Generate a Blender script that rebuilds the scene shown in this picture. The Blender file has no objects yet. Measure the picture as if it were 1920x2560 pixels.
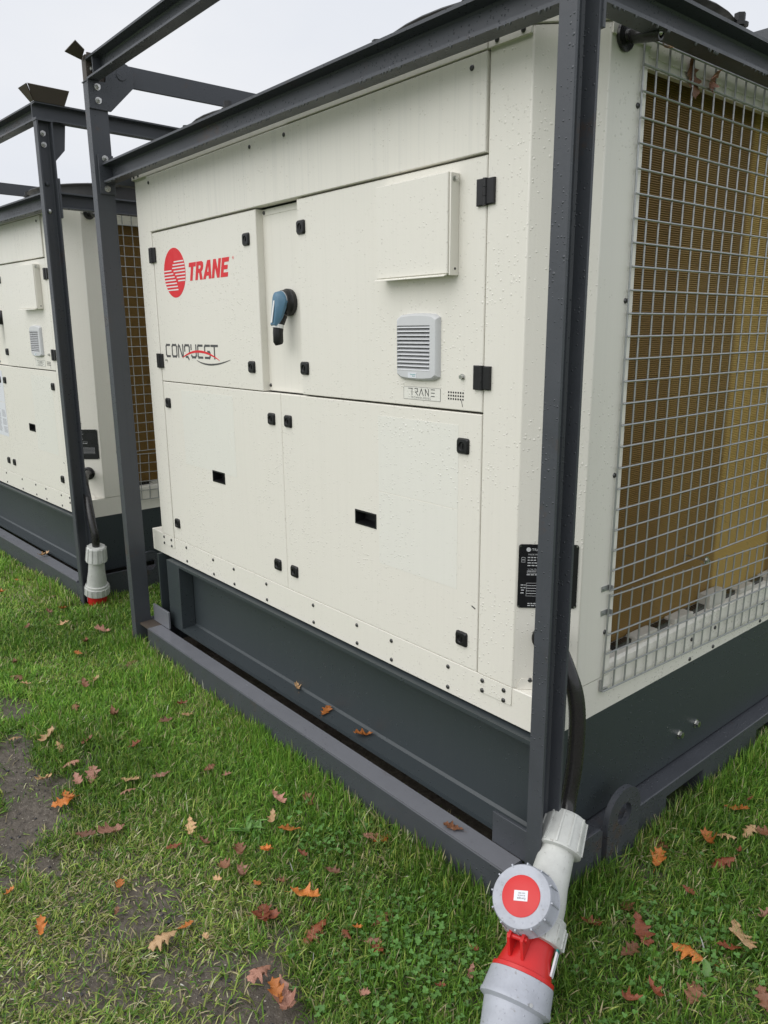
import bpy, bmesh, math, random
import numpy as np
from mathutils import Matrix, Vector
random.seed(7); rng = np.random.default_rng(11)
S = bpy.context.scene
COL = S.collection
R = math.radians

# ---------------------------------------------------------------- camera
cam_d = bpy.data.cameras.new('camera'); cam = bpy.data.objects.new('camera', cam_d); COL.objects.link(cam)
cam_d.sensor_fit = 'HORIZONTAL'; cam_d.sensor_width = 36.0; cam_d.lens = 36.0*1908.02/1920.0
cam_d.clip_start = 0.02; cam_d.clip_end = 2000
cr = Vector((0.6473590, 0.7621367, -0.0085994)); cdn = Vector((0.1721779, -0.1572202, -0.9724385)); cf = Vector((-0.7424830, 0.6280362, -0.2330010))
CAM = Vector((0.9962, -1.3375, 1.3734))
cam.matrix_world = Matrix(((cr.x, -cdn.x, -cf.x, CAM.x), (cr.y, -cdn.y, -cf.y, CAM.y), (cr.z, -cdn.z, -cf.z, CAM.z), (0, 0, 0, 1)))
S.camera = cam
S.render.resolution_x, S.render.resolution_y = 768, 1024

# ---------------------------------------------------------------- world, sun, exposure
SUN_EL, SUN_AZ = R(46), R(188)          # azimuth measured clockwise from +Y
W = bpy.data.worlds.new('World'); S.world = W; W.use_nodes = True
nt = W.node_tree; nt.nodes.clear()
def wn(t, **k):
    n = nt.nodes.new(t)
    for a, b in k.items(): setattr(n, a, b)
    return n
sky = wn('ShaderNodeTexSky', sky_type='NISHITA', sun_disc=False, sun_elevation=SUN_EL, sun_rotation=SUN_AZ, air_density=1.5, dust_density=4.0, ozone_density=1.0)
hs = wn('ShaderNodeHueSaturation'); hs.inputs['Saturation'].default_value = 0.12
tc = wn('ShaderNodeTexCoord'); mp = wn('ShaderNodeMapping'); mp.inputs['Scale'].default_value = (1.6, 1.6, 3.5)
nz = wn('ShaderNodeTexNoise'); nz.inputs['Scale'].default_value = 1.3; nz.inputs['Detail'].default_value = 5; nz.inputs['Roughness'].default_value = .5
cr_ = wn('ShaderNodeValToRGB'); cr_.color_ramp.elements[0].position = .30; cr_.color_ramp.elements[0].color = (.79, .83, .91, 1); cr_.color_ramp.elements[1].position = .72; cr_.color_ramp.elements[1].color = (.93, .945, .98, 1)
sc = wn('ShaderNodeVectorMath', operation='SCALE'); sc.inputs['Scale'].default_value = 8.7
mx = wn('ShaderNodeMix', data_type='RGBA'); mx.inputs['Factor'].default_value = 0.9
bg = wn('ShaderNodeBackground'); bg.inputs['Strength'].default_value = 0.10; wo = wn('ShaderNodeOutputWorld')
L = nt.links.new
L(sky.outputs[0], hs.inputs['Color']); L(tc.outputs['Generated'], mp.inputs[0]); L(mp.outputs[0], nz.inputs[0]); L(nz.outputs[0], cr_.inputs[0])
L(cr_.outputs[0], sc.inputs[0]); L(hs.outputs[0], mx.inputs['A']); L(sc.outputs[0], mx.inputs['B']); L(mx.outputs['Result'], bg.inputs[0]); L(bg.outputs[0], wo.inputs[0])
sd = bpy.data.lights.new('sun', 'SUN'); sd.energy = 1.5; sd.angle = R(70); sd.color = (1, .975, .94)
so = bpy.data.objects.new('sun', sd); COL.objects.link(so)
dirv = Vector((math.sin(SUN_AZ)*math.cos(SUN_EL), math.cos(SUN_AZ)*math.cos(SUN_EL), math.sin(SUN_EL)))
so.rotation_euler = dirv.to_track_quat('Z', 'Y').to_euler(); so.location = dirv*20
S.view_settings.view_transform = 'Standard'; S.view_settings.look = 'None'; S.view_settings.exposure = 0.20; S.view_settings.gamma = 1
S.view_settings.use_curve_mapping = False

# ---------------------------------------------------------------- materials
MAT = {}
class NT:
    def __init__(s, name):
        s.m = bpy.data.materials.new(name); s.m.use_nodes = True; s.t = s.m.node_tree
        s.b = s.t.nodes['Principled BSDF']; MAT[name] = s.m; s.tcn = None
    def n(s, t, **k):
        n = s.t.nodes.new(t)
        for a, b in k.items():
            if a in n.inputs and not hasattr(n, a): n.inputs[a].default_value = b
            else: setattr(n, a, b)
        return n
    def l(s, a, b): s.t.links.new(a, b)
    def co(s):
        if s.tcn is None: s.tcn = s.n('ShaderNodeTexCoord')
        return s.tcn.outputs['Object']
    def scl(s, sc3):
        mp = s.n('ShaderNodeMapping'); mp.inputs['Scale'].default_value = sc3; s.l(s.co(), mp.inputs[0]); return mp.outputs[0]
    def noise(s, scale, detail=4, rough=.55, vec=None):
        n = s.n('ShaderNodeTexNoise'); n.inputs['Scale'].default_value = scale; n.inputs['Detail'].default_value = detail; n.inputs['Roughness'].default_value = rough
        s.l(vec if vec is not None else s.co(), n.inputs[0]); return n.outputs[0]
    def mr(s, v, a, b, c=0., d=1.):
        n = s.n('ShaderNodeMapRange'); s.l(v, n.inputs[0])
        for i, x in enumerate((a, b, c, d)): n.inputs[i+1].default_value = x
        return n.outputs[0]
    def mix(s, f, a, b):
        n = s.n('ShaderNodeMix', data_type='RGBA')
        if hasattr(f, 'links'): s.l(f, n.inputs['Factor'])
        else: n.inputs['Factor'].default_value = f
        for k, x in (('A', a), ('B', b)):
            if hasattr(x, 'links'): s.l(x, n.inputs[k])
            else: n.inputs[k].default_value = (*x, 1)
        return n.outputs['Result']
    def math(s, op, a, b=0., clamp=False):
        n = s.n('ShaderNodeMath', operation=op); n.use_clamp = clamp
        for i, x in enumerate((a, b)):
            if hasattr(x, 'links'): s.l(x, n.inputs[i])
            else: n.inputs[i].default_value = x
        return n.outputs[0]
    def drops(s, scale=150., dens=.5, patch=True):
        """rain drops: height field from voronoi cells, each cell with its own radius"""
        v = s.n('ShaderNodeTexVoronoi'); v.inputs['Scale'].default_value = scale; s.l(s.co(), v.inputs['Vector'])
        sp = s.n('ShaderNodeSeparateColor'); s.l(v.outputs['Color'], sp.inputs[0])
        r = s.mr(sp.outputs[0], 1-dens, 1., 0.02, .46)
        if patch:
            r = s.math('MULTIPLY', r, s.mr(s.noise(3.2, 3), .38, .62, .35, 1.1))
        q = s.math('DIVIDE', v.outputs['Distance'], r)
        h = s.math('SUBTRACT', 1., s.math('MULTIPLY', q, q), clamp=True)
        return h
    def bump(s, h, strength=.5, dist=.002, prev=None):
        n = s.n('ShaderNodeBump'); n.inputs['Strength'].default_value = strength; n.inputs['Distance'].default_value = dist; s.l(h, n.inputs['Height'])
        if prev is not None: s.l(prev, n.inputs['Normal'])
        return n.outputs[0]
    def set(s, base=None, rough=None, metal=None, normal=None, spec=None):
        for k, x in (('Base Color', base), ('Roughness', rough), ('Metallic', metal), ('Normal', normal), ('Specular IOR Level', spec)):
            if x is None: continue
            if hasattr(x, 'links'): s.l(x, s.b.inputs[k])
            else: s.b.inputs[k].default_value = (*x, 1) if isinstance(x, tuple) else x
        return s.m

def paint(name, colr, rough, drop_scale, dens, streak=.06, dirt=(.44, .43, .39), texture=.35):
    k = NT(name)
    st = k.noise(1., 5, .6, k.scl((85, 85, 1.6)))
    base = k.mix(k.mr(st, .48, .78, 0, streak*2.2), colr, dirt)
    bl = k.noise(1.7, 4); base = k.mix(k.mr(bl, .3, .75, 0, streak), base, tuple(c*.86 for c in colr))
    sp = k.noise(260, 1); base = k.mix(k.mr(sp, .76, .82, 0, .12), base, dirt)
    h = k.drops(drop_scale, dens)
    fine = k.noise(420, 2)
    nb = k.bump(fine, texture, .0006); nb = k.bump(h, 1., .00095, nb)
    ro = k.math('SUBTRACT', k.math('ADD', rough, k.mr(bl, .3, .7, -.05, .07)), k.math('MULTIPLY', k.math('GREATER_THAN', h, .02), rough-.06))
    return k.set(base, ro, 0., nb, .5)
paint('cream_paint', (.80, .775, .700), .38, 130, .66, .03)
paint('cream_streaked', (.80, .775, .700), .36, 120, .35, .13, (.52, .515, .48))
paint('cream_side', (.80, .775, .700), .38, 150, .10, .05)
paint('cream_wet', (.80, .775, .700), .34, 130, .66, .03)
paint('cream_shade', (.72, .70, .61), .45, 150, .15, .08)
paint('film', (.80, .79, .725), .30, 130, .75, .02)
paint('green_paint', (.040, .050, .055), .42, 110, .16, .05, (.07, .075, .075))
def steel(name, colr, rust, dens=.3, rough=.42, grain=.35):
    k = NT(name)
    a = k.noise(9, 5, .6); b = k.noise(70, 3, .6)
    base = k.mix(k.mr(a, .3, .7, 0, .35), colr, tuple(c*1.35 for c in colr))
    base = k.mix(k.mr(k.noise(1., 4, .6, k.scl((60, 60, 2))), .6, .8, 0, .25), base, tuple(c*.6 for c in colr))
    rm = k.math('MULTIPLY', k.mr(k.noise(5, 6, .65), .60, .68), k.mr(b, .4, .6))
    base = k.mix(k.math('MULTIPLY', rm, rust), base, (.10, .055, .03))
    h = k.drops(135, dens)
    nb = k.bump(b, grain, .001); nb = k.bump(h, .9, .0014, nb)
    ro = k.math('SUBTRACT', k.math('ADD', rough, k.mr(a, .3, .7, -.06, .1)), k.math('MULTIPLY', k.math('GREATER_THAN', h, .02), rough-.08))
    return k.set(base, ro, 0., nb, .5)
steel('grey_steel', (.055, .060, .070), .5, .68)
steel('wet_painted_sheen', (.165, .170, .188), .3, .25, .18, .5)  # wet steel, base colour lightened to imitate the sky reflected in it
steel('rusty_steel', (.075, .060, .048), 1., .15, .6)
def simple(name, colr, rough, metal=0., var=.25, scale=30, bumpv=.1, spec=.5, dens=0):
    k = NT(name)
    a = k.noise(scale, 4)
    base = k.mix(k.mr(a, .3, .72, 0, var), colr, tuple(c*.62 for c in colr))
    nb = k.bump(a, bumpv, .001)
    ro = k.mr(a, .3, .7, max(rough-.08, .02), rough+.1)
    if dens: 
        h = k.drops(170, dens); nb = k.bump(h, .8, .0018, nb)
    return k.set(base, ro, metal, nb, spec)
simple('black_plastic', (.007, .007, .008), .42)
simple('black_rubber', (.026, .025, .025), .24, var=.5, scale=60, bumpv=.25)
simple('seam_dark', (.05, .05, .045), .8)
simple('vent_grey', (.62, .63, .64), .42, var=.08)
simple('vent_dark', (.08, .08, .085), .8)
simple('switch_blue', (.085, .19, .285), .4, var=.25)
simple('white_print', (.78, .78, .77), .5, var=.05)
simple('sheet_white', (.74, .76, .80), .45, var=.08)
simple('print_grey', (.33, .34, .36), .6, var=.1)
simple('print_pale', (.55, .56, .57), .6, var=.1)
simple('plate_black', (.010, .010, .012), .30, var=.1)
simple('emblem_red', (.74, .014, .022), .42, var=.06)
simple('letter_grey', (.075, .075, .075), .5, var=.1)
simple('teal_print', (.03, .32, .30), .5, var=.1)
simple('bolt_zinc', (.58, .58, .56), .28, 1., .3, 120)
simple('screw_dark', (.10, .10, .10), .35, .8, .3, 200)
simple('galvanised', (.46, .47, .47), .42, .75, .45, 45, .2)
def grimy(name, colr, rough):
    k = NT(name); a = k.noise(16, 6, .7); b = k.noise(70, 4, .65)
    base = k.mix(k.mr(a, .42, .72, 0, .55), colr, tuple(c*.62 for c in colr)); base = k.mix(k.mr(b, .62, .72, 0, .6), base, (.16, .14, .11))
    h = k.drops(190, .22)
    return k.set(base, k.mr(a, .3, .7, rough-.08, rough+.12), 0., k.bump(h, .8, .0010, k.bump(b, .15, .001)), .5)
grimy('plug_white', (.58, .59, .56), .42)
grimy('plug_grey', (.42, .44, .49), .42)
simple('plug_red', (.62, .022, .022), .36, var=.2, scale=14, bumpv=.05)
simple('cowl_black', (.022, .022, .023), .5, var=.4)
simple('foam_white', (.62, .60, .54), .7, var=.4, scale=25)
k = NT('water_drop'); k.set((.10, .105, .11), .10, 0., None, .6)
# coil
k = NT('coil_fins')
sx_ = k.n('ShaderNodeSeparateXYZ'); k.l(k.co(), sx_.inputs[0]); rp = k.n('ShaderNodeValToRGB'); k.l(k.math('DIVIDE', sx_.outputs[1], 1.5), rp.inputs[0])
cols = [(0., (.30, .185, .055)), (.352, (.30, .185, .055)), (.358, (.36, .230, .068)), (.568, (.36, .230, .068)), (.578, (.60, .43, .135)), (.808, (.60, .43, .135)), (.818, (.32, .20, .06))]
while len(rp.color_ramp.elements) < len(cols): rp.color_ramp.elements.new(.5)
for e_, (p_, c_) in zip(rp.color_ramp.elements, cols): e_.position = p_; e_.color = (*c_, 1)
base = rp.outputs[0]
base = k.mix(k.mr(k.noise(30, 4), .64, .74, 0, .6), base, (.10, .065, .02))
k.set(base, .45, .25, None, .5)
k = NT('soil')
a = k.noise(3.5, 6, .65); b = k.noise(55, 5, .65); g = k.noise(1.6, 4)
base = k.mix(k.mr(a, .3, .7), (.095, .078, .062), (.175, .150, .122)); base = k.mix(k.mr(b, .35, .7), base, (.055, .045, .036))
base = k.mix(k.mr(g, .5, .7, 0, .35), base, (.06, .075, .025))
base = k.mix(k.mr(k.noise(190, 2), .67, .71, 0, .7), base, (.34, .31, .26))
la = k.n('ShaderNodeAttribute'); la.attribute_name = 'lawn'
lw = k.mix(k.mr(k.noise(.6, 5, .6), .35, .65), (.060, .125, .018), (.125, .205, .038)); lw = k.mix(k.mr(k.noise(120, 3, .7), .35, .65), lw, (.03, .06, .01))
base = k.mix(k.math('MULTIPLY', la.outputs['Fac'], k.mr(k.noise(6, 4), .25, .45)), base, lw)
nb = k.bump(k.noise(22, 6, .7), .9, .012); nb = k.bump(b, .8, .006, nb)
k.set(base, k.mr(a, .3, .7, .42, .8), 0., nb, .45)
def attr_mat(name, rough, transl, var=None):
    k = NT(name); at = k.n('ShaderNodeAttribute'); at.attribute_name = 'tint'
    k.set(at.outputs['Color'], rough, 0., None, .35)
    if transl:
        tr = k.n('ShaderNodeBsdfTranslucent'); k.l(at.outputs['Color'], tr.inputs[0])
        ms = k.n('ShaderNodeMixShader'); ms.inputs[0].default_value = transl
        k.l(k.b.outputs[0], ms.inputs[1]); k.l(tr.outputs[0], ms.inputs[2]); k.l(ms.outputs[0], k.t.nodes['Material Output'].inputs[0])
    return k.m
attr_mat('grass_blades', .30, .35); attr_mat('stone_grains', .6, 0)
def leafmat(name, c1, c2):
    k = NT(name); oi = k.n('ShaderNodeObjectInfo')
    a = k.noise(28, 4)
    base = k.mix(k.mr(a, .35, .65), c1, c2)
    h = k.n('ShaderNodeHueSaturation'); k.l(base, h.inputs['Color']); k.l(k.mr(oi.outputs['Random'], 0, 1, .7, 1.25), h.inputs['Value'])
    k.set(h.outputs[0], .42, 0., k.bump(k.noise(55, 3), .4, .002), .5)
leafmat('leaf_orange', (.58, .21, .04), (.44, .13, .028)); leafmat('leaf_tan', (.58, .38, .20), (.42, .25, .12))
leafmat('leaf_brown', (.24, .105, .05), (.15, .065, .034)); leafmat('leaf_red', (.27, .075, .03), (.16, .045, .022)); leafmat('leaf_pink', (.44, .23, .165), (.29, .13, .09))
leafmat('leaf_green', (.075, .19, .022), (.11, .25, .035))

# ---------------------------------------------------------------- mesh helpers
class MB:
    def __init__(s): s.v = []; s.f = []
    def add(s, vs, fs):
        o = len(s.v); s.v += [tuple(p) for p in vs]; s.f += [tuple(i+o for i in f) for f in fs]; return s
    def box(s, x0, x1, y0, y1, z0, z1):
        return s.add([(x, y, z) for z in (z0, z1) for y in (y0, y1) for x in (x0, x1)], [(0, 2, 3, 1), (4, 5, 7, 6), (0, 1, 5, 4), (2, 6, 7, 3), (0, 4, 6, 2), (1, 3, 7, 5)])
    def prism(s, poly, ax, a, b):
        def P(p, t): return {'x': (t, p[0], p[1]), 'y': (p[0], t, p[1]), 'z': (p[0], p[1], t)}[ax]
        n = len(poly)
        return s.add([P(p, a) for p in poly]+[P(p, b) for p in poly], [tuple(range(n))[::-1], tuple(range(n, 2*n))]+[(i, (i+1) % n, n+(i+1) % n, n+i) for i in range(n)])
    def loops(s, lps, cap0=False, cap1=False):
        n = len(lps[0]); vs = [p for l in lps for p in l]; fs = []
        for k in range(len(lps)-1):
            for i in range(n):
                j = (i+1) % n; fs.append((k*n+i, k*n+j, (k+1)*n+j, (k+1)*n+i))
        if cap0: fs.append(tuple(range(n))[::-1])
        if cap1: fs.append(tuple(range((len(lps)-1)*n, len(lps)*n)))
        return s.add(vs, fs)
    def lathe(s, prof, o, d, n=24, cap0=True, cap1=True, xr=None):
        o = Vector(o); d = Vector(d).normalized(); a = d.orthogonal().normalized() if xr is None else (Vector(xr)-d*Vector(xr).dot(d)).normalized(); b = d.cross(a)
        return s.loops([[tuple(o+d*t+(a*math.cos(2*math.pi*i/n)+b*math.sin(2*math.pi*i/n))*r) for i in range(n)] for t, r in prof], cap0, cap1)
    def cyl(s, p0, p1, r, n=16, r1=None):
        d = Vector(p1)-Vector(p0); return s.lathe([(0, r), (d.length, r if r1 is None else r1)], p0, d, n)
    def tube(s, pts, r, n=12):
        pts = [Vector(p) for p in pts]; lps = []; up = None
        for i, p in enumerate(pts):
            d = (pts[min(i+1, len(pts)-1)]-pts[max(i-1, 0)]).normalized()
            up = d.orthogonal().normalized() if up is None else (up-d*up.dot(d)).normalized(); b = d.cross(up)
            rr = r[i] if isinstance(r, (list, tuple)) else r
            lps.append([tuple(p+(up*math.cos(2*math.pi*k/n)+b*math.sin(2*math.pi*k/n))*rr) for k in range(n)])
        return s.loops(lps, True, True)
    def seg(s, a, b, w, y, t, base=None):
        """flat stroke in the x-z plane, facing -y, from y to y-t"""
        a = Vector((a[0], a[1])); b = Vector((b[0], b[1])); d = (b-a); d = d.normalized() if d.length > 1e-9 else Vector((1, 0)); n = Vector((-d.y, d.x))*w/2; a = a-d*w*.5; b = b+d*w*.5
        return s.prism([tuple(a-n), tuple(b-n), tuple(b+n), tuple(a+n)], 'y', y-t, y)
    def mesh(s, name, smooth=.6):
        m = bpy.data.meshes.new(name); m.from_pydata(s.v, [], s.f)
        bm = bmesh.new(); bm.from_mesh(m); bmesh.ops.recalc_face_normals(bm, faces=bm.faces); bm.to_mesh(m); bm.free()
        if smooth: m.shade_smooth(); m.set_sharp_from_angle(angle=smooth)
        m.update(); return m
def obj(name, mb, mat, parent=None, bevel=0., smooth=.6):
    m = mb.mesh(name, smooth) if isinstance(mb, MB) else mb
    if mat is not None and not m.materials: m.materials.append(MAT[mat])
    o = bpy.data.objects.new(name, m); COL.objects.link(o)
    if parent is not None: o.parent = parent
    if bevel:
        b = o.modifiers.new('bevel', 'BEVEL'); b.width = bevel; b.segments = 2; b.limit_method = 'ANGLE'; b.angle_limit = R(35)
    return o
def tag(o, label, cat, group=None):
    o['label'] = label; o['category'] = cat
    if group: o['group'] = group
    return o
def empty(name, loc=(0, 0, 0)):
    o = bpy.data.objects.new(name, None); o.empty_display_size = .1; o.location = loc; COL.objects.link(o); return o
def inst(src, parent, loc=(0, 0, 0), rot=None):
    o = src.copy(); COL.objects.link(o); o.parent = parent; o.location = loc
    if rot is not None: o.rotation_euler = rot
    return o
def copy_tree(o, parent=None):
    c = o.copy(); COL.objects.link(c); c.parent = parent
    for ch in list(o.children): copy_tree(ch, c)
    return c
def rect(x0, x1, z0, z1, y, r=0, n=1):
    if not r: return [(x0, y, z0), (x1, y, z0), (x1, y, z1), (x0, y, z1)]
    out = []
    for cx, cz, a0 in ((x1-r, z0+r, -90), (x1-r, z1-r, 0), (x0+r, z1-r, 90), (x0+r, z0+r, 180)):
        for i in range(n+1):
            a = R(a0+90*i/n); out.append((cx+r*math.cos(a), y, cz+r*math.sin(a)))
    return out
def panel(x0, x1, z0, z1, y=0., t=.02, c=.0018, hole=None):
    """sheet panel facing -y with softened edges, optional rectangular hole"""
    mb = MB()
    l = [rect(x0, x1, z0, z1, y+t), rect(x0, x1, z0, z1, y+c), rect(x0+c, x1-c, z0+c, z1-c, y)]
    if hole: mb.loops(l+[rect(*hole, y), rect(*hole, y+t)])
    else: mb.loops(l, False, True)
    return mb
def polymesh(name, polys, ext, xform):
    """filled 2D polygons with holes -> mesh"""
    c = bpy.data.curves.new(name, 'CURVE'); c.dimensions = '2D'; c.fill_mode = 'BOTH'; c.extrude = ext
    for p in polys:
        s = c.splines.new('POLY'); s.points.add(len(p)-1); s.use_cyclic_u = True
        for q, pt in zip(s.points, p): q.co = (pt[0], pt[1], 0, 1)
    o = bpy.data.objects.new(name, c); COL.objects.link(o)
    m = bpy.data.meshes.new_from_object(o.evaluated_get(bpy.context.evaluated_depsgraph_get()))
    bpy.data.objects.remove(o); bpy.data.curves.remove(c); m.name = name
    for v in m.vertices: v.co = xform(v.co)
    return m
def textmesh(body, size, ext, xform, space=1.):
    c = bpy.data.curves.new('t', 'FONT'); c.body = body; c.size = size; c.extrude = ext; c.space_character = space; c.resolution_u = 3
    o = bpy.data.objects.new('t', c); COL.objects.link(o)
    m = bpy.data.meshes.new_from_object(o.evaluated_get(bpy.context.evaluated_depsgraph_get()))
    bpy.data.objects.remove(o); bpy.data.curves.remove(c); m.name = 'lettering'
    for v in m.vertices: v.co = xform(v.co)
    return m

# ---------------------------------------------------------------- ground
def fbm(x, y, sc, seed, oct=4):
    out = np.zeros_like(x); amp = 1.; tot = 0
    for o in range(oct):
        r = np.random.default_rng(seed+o*17); G = r.random((64, 64)); fx = x*sc; fy = y*sc
        ix = np.floor(fx).astype(int); iy = np.floor(fy).astype(int); tx = fx-ix; ty = fy-iy; tx = tx*tx*(3-2*tx); ty = ty*ty*(3-2*ty)
        g = lambda a, b: G[a % 64, b % 64]
        out += amp*((g(ix, iy)*(1-tx)+g(ix+1, iy)*tx)*(1-ty)+(g(ix, iy+1)*(1-tx)+g(ix+1, iy+1)*tx)*ty); tot += amp; amp *= .5; sc *= 2.1
    return out/tot
def gz(x, y):
    x = np.asarray(x, float); y = np.asarray(y, float)
    fade = np.clip((6-np.hypot(x+1, y))/2, 0, 1)
    return ((fbm(x+20, y+20, 1.3, 5, 4)-.5)*.035-.004)*fade
NX = 150
gx = np.concatenate([[-400, -60, -20, -10], np.linspace(-6.5, 4., NX), [10, 25, 60, 400]]); gy = np.concatenate([[-400, -60, -20, -8], np.linspace(-4.5, 4.5, NX), [9, 20, 60, 400]])
GX, GY = np.meshgrid(gx, gy); GZ = gz(GX, GY); nx, ny = len(gx), len(gy)
verts = np.stack([GX.ravel(), GY.ravel(), GZ.ravel()], 1)
faces = [(j*nx+i, j*nx+i+1, (j+1)*nx+i+1, (j+1)*nx+i) for j in range(ny-1) for i in range(nx-1)]
gm = bpy.data.meshes.new('ground'); gm.from_pydata(verts.tolist(), [], faces); gm.shade_smooth()
lawn = np.clip((np.hypot((GX+1.3)/3.2, (GY+.4)/2.0)-.85)*2.5, 0, 1); lawn = np.maximum(lawn, np.clip((GY-.35)*2.5, 0, 1))
at = gm.attributes.new('lawn', 'FLOAT', 'POINT'); at.data.foreach_set('value', lawn.ravel().astype(np.float32))
ground = obj('ground', gm, 'soil'); ground['kind'] = 'structure'

# ---------------------------------------------------------------- chiller unit
D = 1.50
XA, XB, XL, XW, XM, XD1, XD2 = -.2241, -1.9612, -2.0928, -2.1878, -1.0916, -1.195, -.966
ZA, ZB, ZC, ZD, ZE, ZT1, ZT = 1.7421, 1.1771, .5201, .4247, .5201, 1.9441, 1.962
CH = .1055
GAP = .0016
def build_unit():
    U = empty('chiller_unit')
    # inner body behind the panels (dark colour imitates shade in the gaps)
    b = MB(); b.box(XL+.02, -.16, .040, D-.04, .50, 1.955); obj('inner_body', b, 'seam_dark', U)
    # base tray
    b = MB(); b.loops([rect(XW, 0, ZD, ZE, D), rect(XW, 0, ZD, ZE, .003), rect(XW+.002, -.002, ZD+.002, ZE-.002, .001)], True, True); obj('base_tray', b, 'cream_paint', U)
    # corner columns, chamfered, lower edge overlapping the tray
    for k in range(2):
        pts = [(XA+GAP, -.0005), (-CH-.0015, -.0005), (0.0015, CH+.0005), (0.0015, .244), (-.012, .244), (-.012, CH+.012), (-CH-.004, .014), (XA+GAP, .014)]
        if k: pts = [(XW-x, y) for x, y in pts]; pts = [(min(x, XB-GAP) if x > -1.98 else x, y) for x, y in pts]; pts.reverse()
        b = MB(); b.prism(pts, 'z', .521, ZT)
        col = obj('corner_column', b, 'cream_paint', U, bevel=.0025)
        b = MB()
        if k == 0: b.box(XA+GAP, -.1085, -.0015, .0008, .4735, .5205)
        else: b.box(XL+.014, XB-GAP, -.0015, .0008, .4735, .5205)
        obj('overlap_tab', b, 'cream_paint', col, bevel=.0006)
    # front panels
    obj('fascia_panel', panel(XB, XA-GAP, ZA+.0035, ZT1, -.007, .03), 'cream_streaked', U)
    dl = obj('door', panel(XB+GAP, XD1, ZB+GAP, ZA-.001, 0, .032), 'cream_wet', U)
    sw = obj('switch_panel', panel(XD1-.02, XD2+.03, ZB+GAP, ZA-.001, .026, .01), 'cream_side', U)
    dr = obj('door', panel(XD2, XA-GAP, ZB+.004, ZA-.001, 0, .02), 'cream_wet', U)
    h1 = (-1.578, -1.492, .824, .860); h2 = (-.711, -.622, .8245, .8605)
    ll = obj('door', panel(XB+GAP, XM-GAP/2, ZC+GAP, ZB-GAP, 0, .02, hole=h1), 'cream_paint', U)
    lr = obj('door', panel(XM+GAP/2, XA-GAP, ZC+GAP, ZB-GAP, 0, .02, hole=h2), 'cream_paint', U)
    # thin seam strip at the top of the switch panel
    b = MB(); b.box(XD1+.001, XD2-.001, .0245, .026, 1.722, 1.7395); obj('switch_panel_lip', b, 'cream_side', U)
    # recessed pull handles
    for d, (x0, x1, z0, z1) in ((ll, h1), (lr, h2)):
        b = MB(); e = .004
        b.loops([rect(x0-e, x1+e, z0-e, z1+e, 0), rect(x0-e+.001, x1+e-.001, z0-e+.001, z1+e-.001, -.002), rect(x0+.001, x1-.001, z0+.001, z1-.001, -.002), rect(x0+.003, x1-.003, z0+.006, z1-.002, .030)], False, True)
        obj('pull_handle', b, 'black_plastic', d)
    # latches
    b = MB(); n = 4
    b.loops([rect(-.0195, .0195, -.0195, .0195, 0, .006, n), rect(-.0195, .0195, -.0195, .0195, -.003, .006, n), rect(-.0165, .0165, -.0165, .0165, -.0075, .006, n), rect(-.011, .011, -.011, .011, -.0080, .0105, n), rect(-.009, .009, -.009, .009, -.0045, .0089, n)], False, True)
    b.box(-.0015, .0015, -.0068, -.0040, -.006, .006)
    lm = b.mesh('latch')
    lm.materials.append(MAT['black_plastic'])
    first = True
    for d, x, z in ((dl, -1.2548, 1.657), (dl, -1.2561, 1.2548), (dr, -.9445, 1.663), (dr, -.9469, 1.2603), (ll, -1.9194, 1.0925), (ll, -1.1475, 1.0910), (ll, -1.9150, .5933), (ll, -1.1458, .5932), (lr, -1.0500, 1.0910), (lr, -.2830, 1.0954), (lr, -1.0451, .5926), (lr, -.2780, .5965)):
        o = obj('latch', lm, None, d); o.location = (x, 0, z)
    # hinges
    b = MB(); b.loops([rect(-.026, -.0015, -.028, .028, 0), rect(-.026, -.0015, -.028, .028, -.006), rect(-.024, -.003, -.026, .026, -.0075)], False, True)
    b.loops([rect(.0015, .026, -.027, .027, -.0006), rect(.0015, .026, -.027, .027, -.006), rect(.003, .024, -.025, .025, -.0075)], False, True)
    b.cyl((0, -.006, -.028), (0, -.006, -.01), .0058, 12); b.cyl((0, -.006, -.009), (0, -.006, .009), .0058, 12); b.cyl((0, -.006, .010), (0, -.006, .028), .0058, 12)
    hm = b.mesh('hinge'); hm.materials.append(MAT['black_plastic'])
    for d, x, z in ((dl, XB, 1.660), (dl, XB, 1.2582), (dr, XA, 1.6649), (dr, XA, 1.2614)):
        o = obj('hinge', hm, None, d); o.location = (x, -.0005, z)
    # printed emblem: red disc with pale bars
    b = MB(); cx, cz, r = -1.7855, 1.5848, .0893
    b.prism([(cx+r*math.cos(i*math.pi/24), cz+r*math.sin(i*math.pi/24)) for i in range(48)], 'y', -.0006, .0)
    em = obj('emblem', b, 'emblem_red', dl, smooth=0)
    b = MB(); kk = 0
    for zz, xe in ((.10, -.30), (-.03, -.16), (-.16, -.04), (-.29, .06), (-.42, .14), (-.55, .20), (-.68, .24)):
        hw = math.sqrt(1-zz*zz); b.seg((cx-r*hw+.004, cz+zz*r), (cx+xe*r, cz+zz*r), .0046, -.0006, .0004)
    for zz, xe in ((.46, .02), (.335, -.10), (.21, -.16), (.08, -.04), (-.05, .10), (-.18, .22), (-.31, .32)):
        hw = math.sqrt(1-zz*zz)
        b.seg((cx+xe*r, cz+zz*r-.002), (cx+r*hw-.004, cz+zz*r-.002), .0046, -.0006, .0005)
    obj('emblem_bar', b, 'white_print', dl, smooth=0)
    # bold slanted word TRANE
    def word(v): return Vector((-1.6815+v.x*.0625+v.y*.0625*.27, -.0004-v.z*.05, 1.5500+v.y*.0625))
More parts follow.
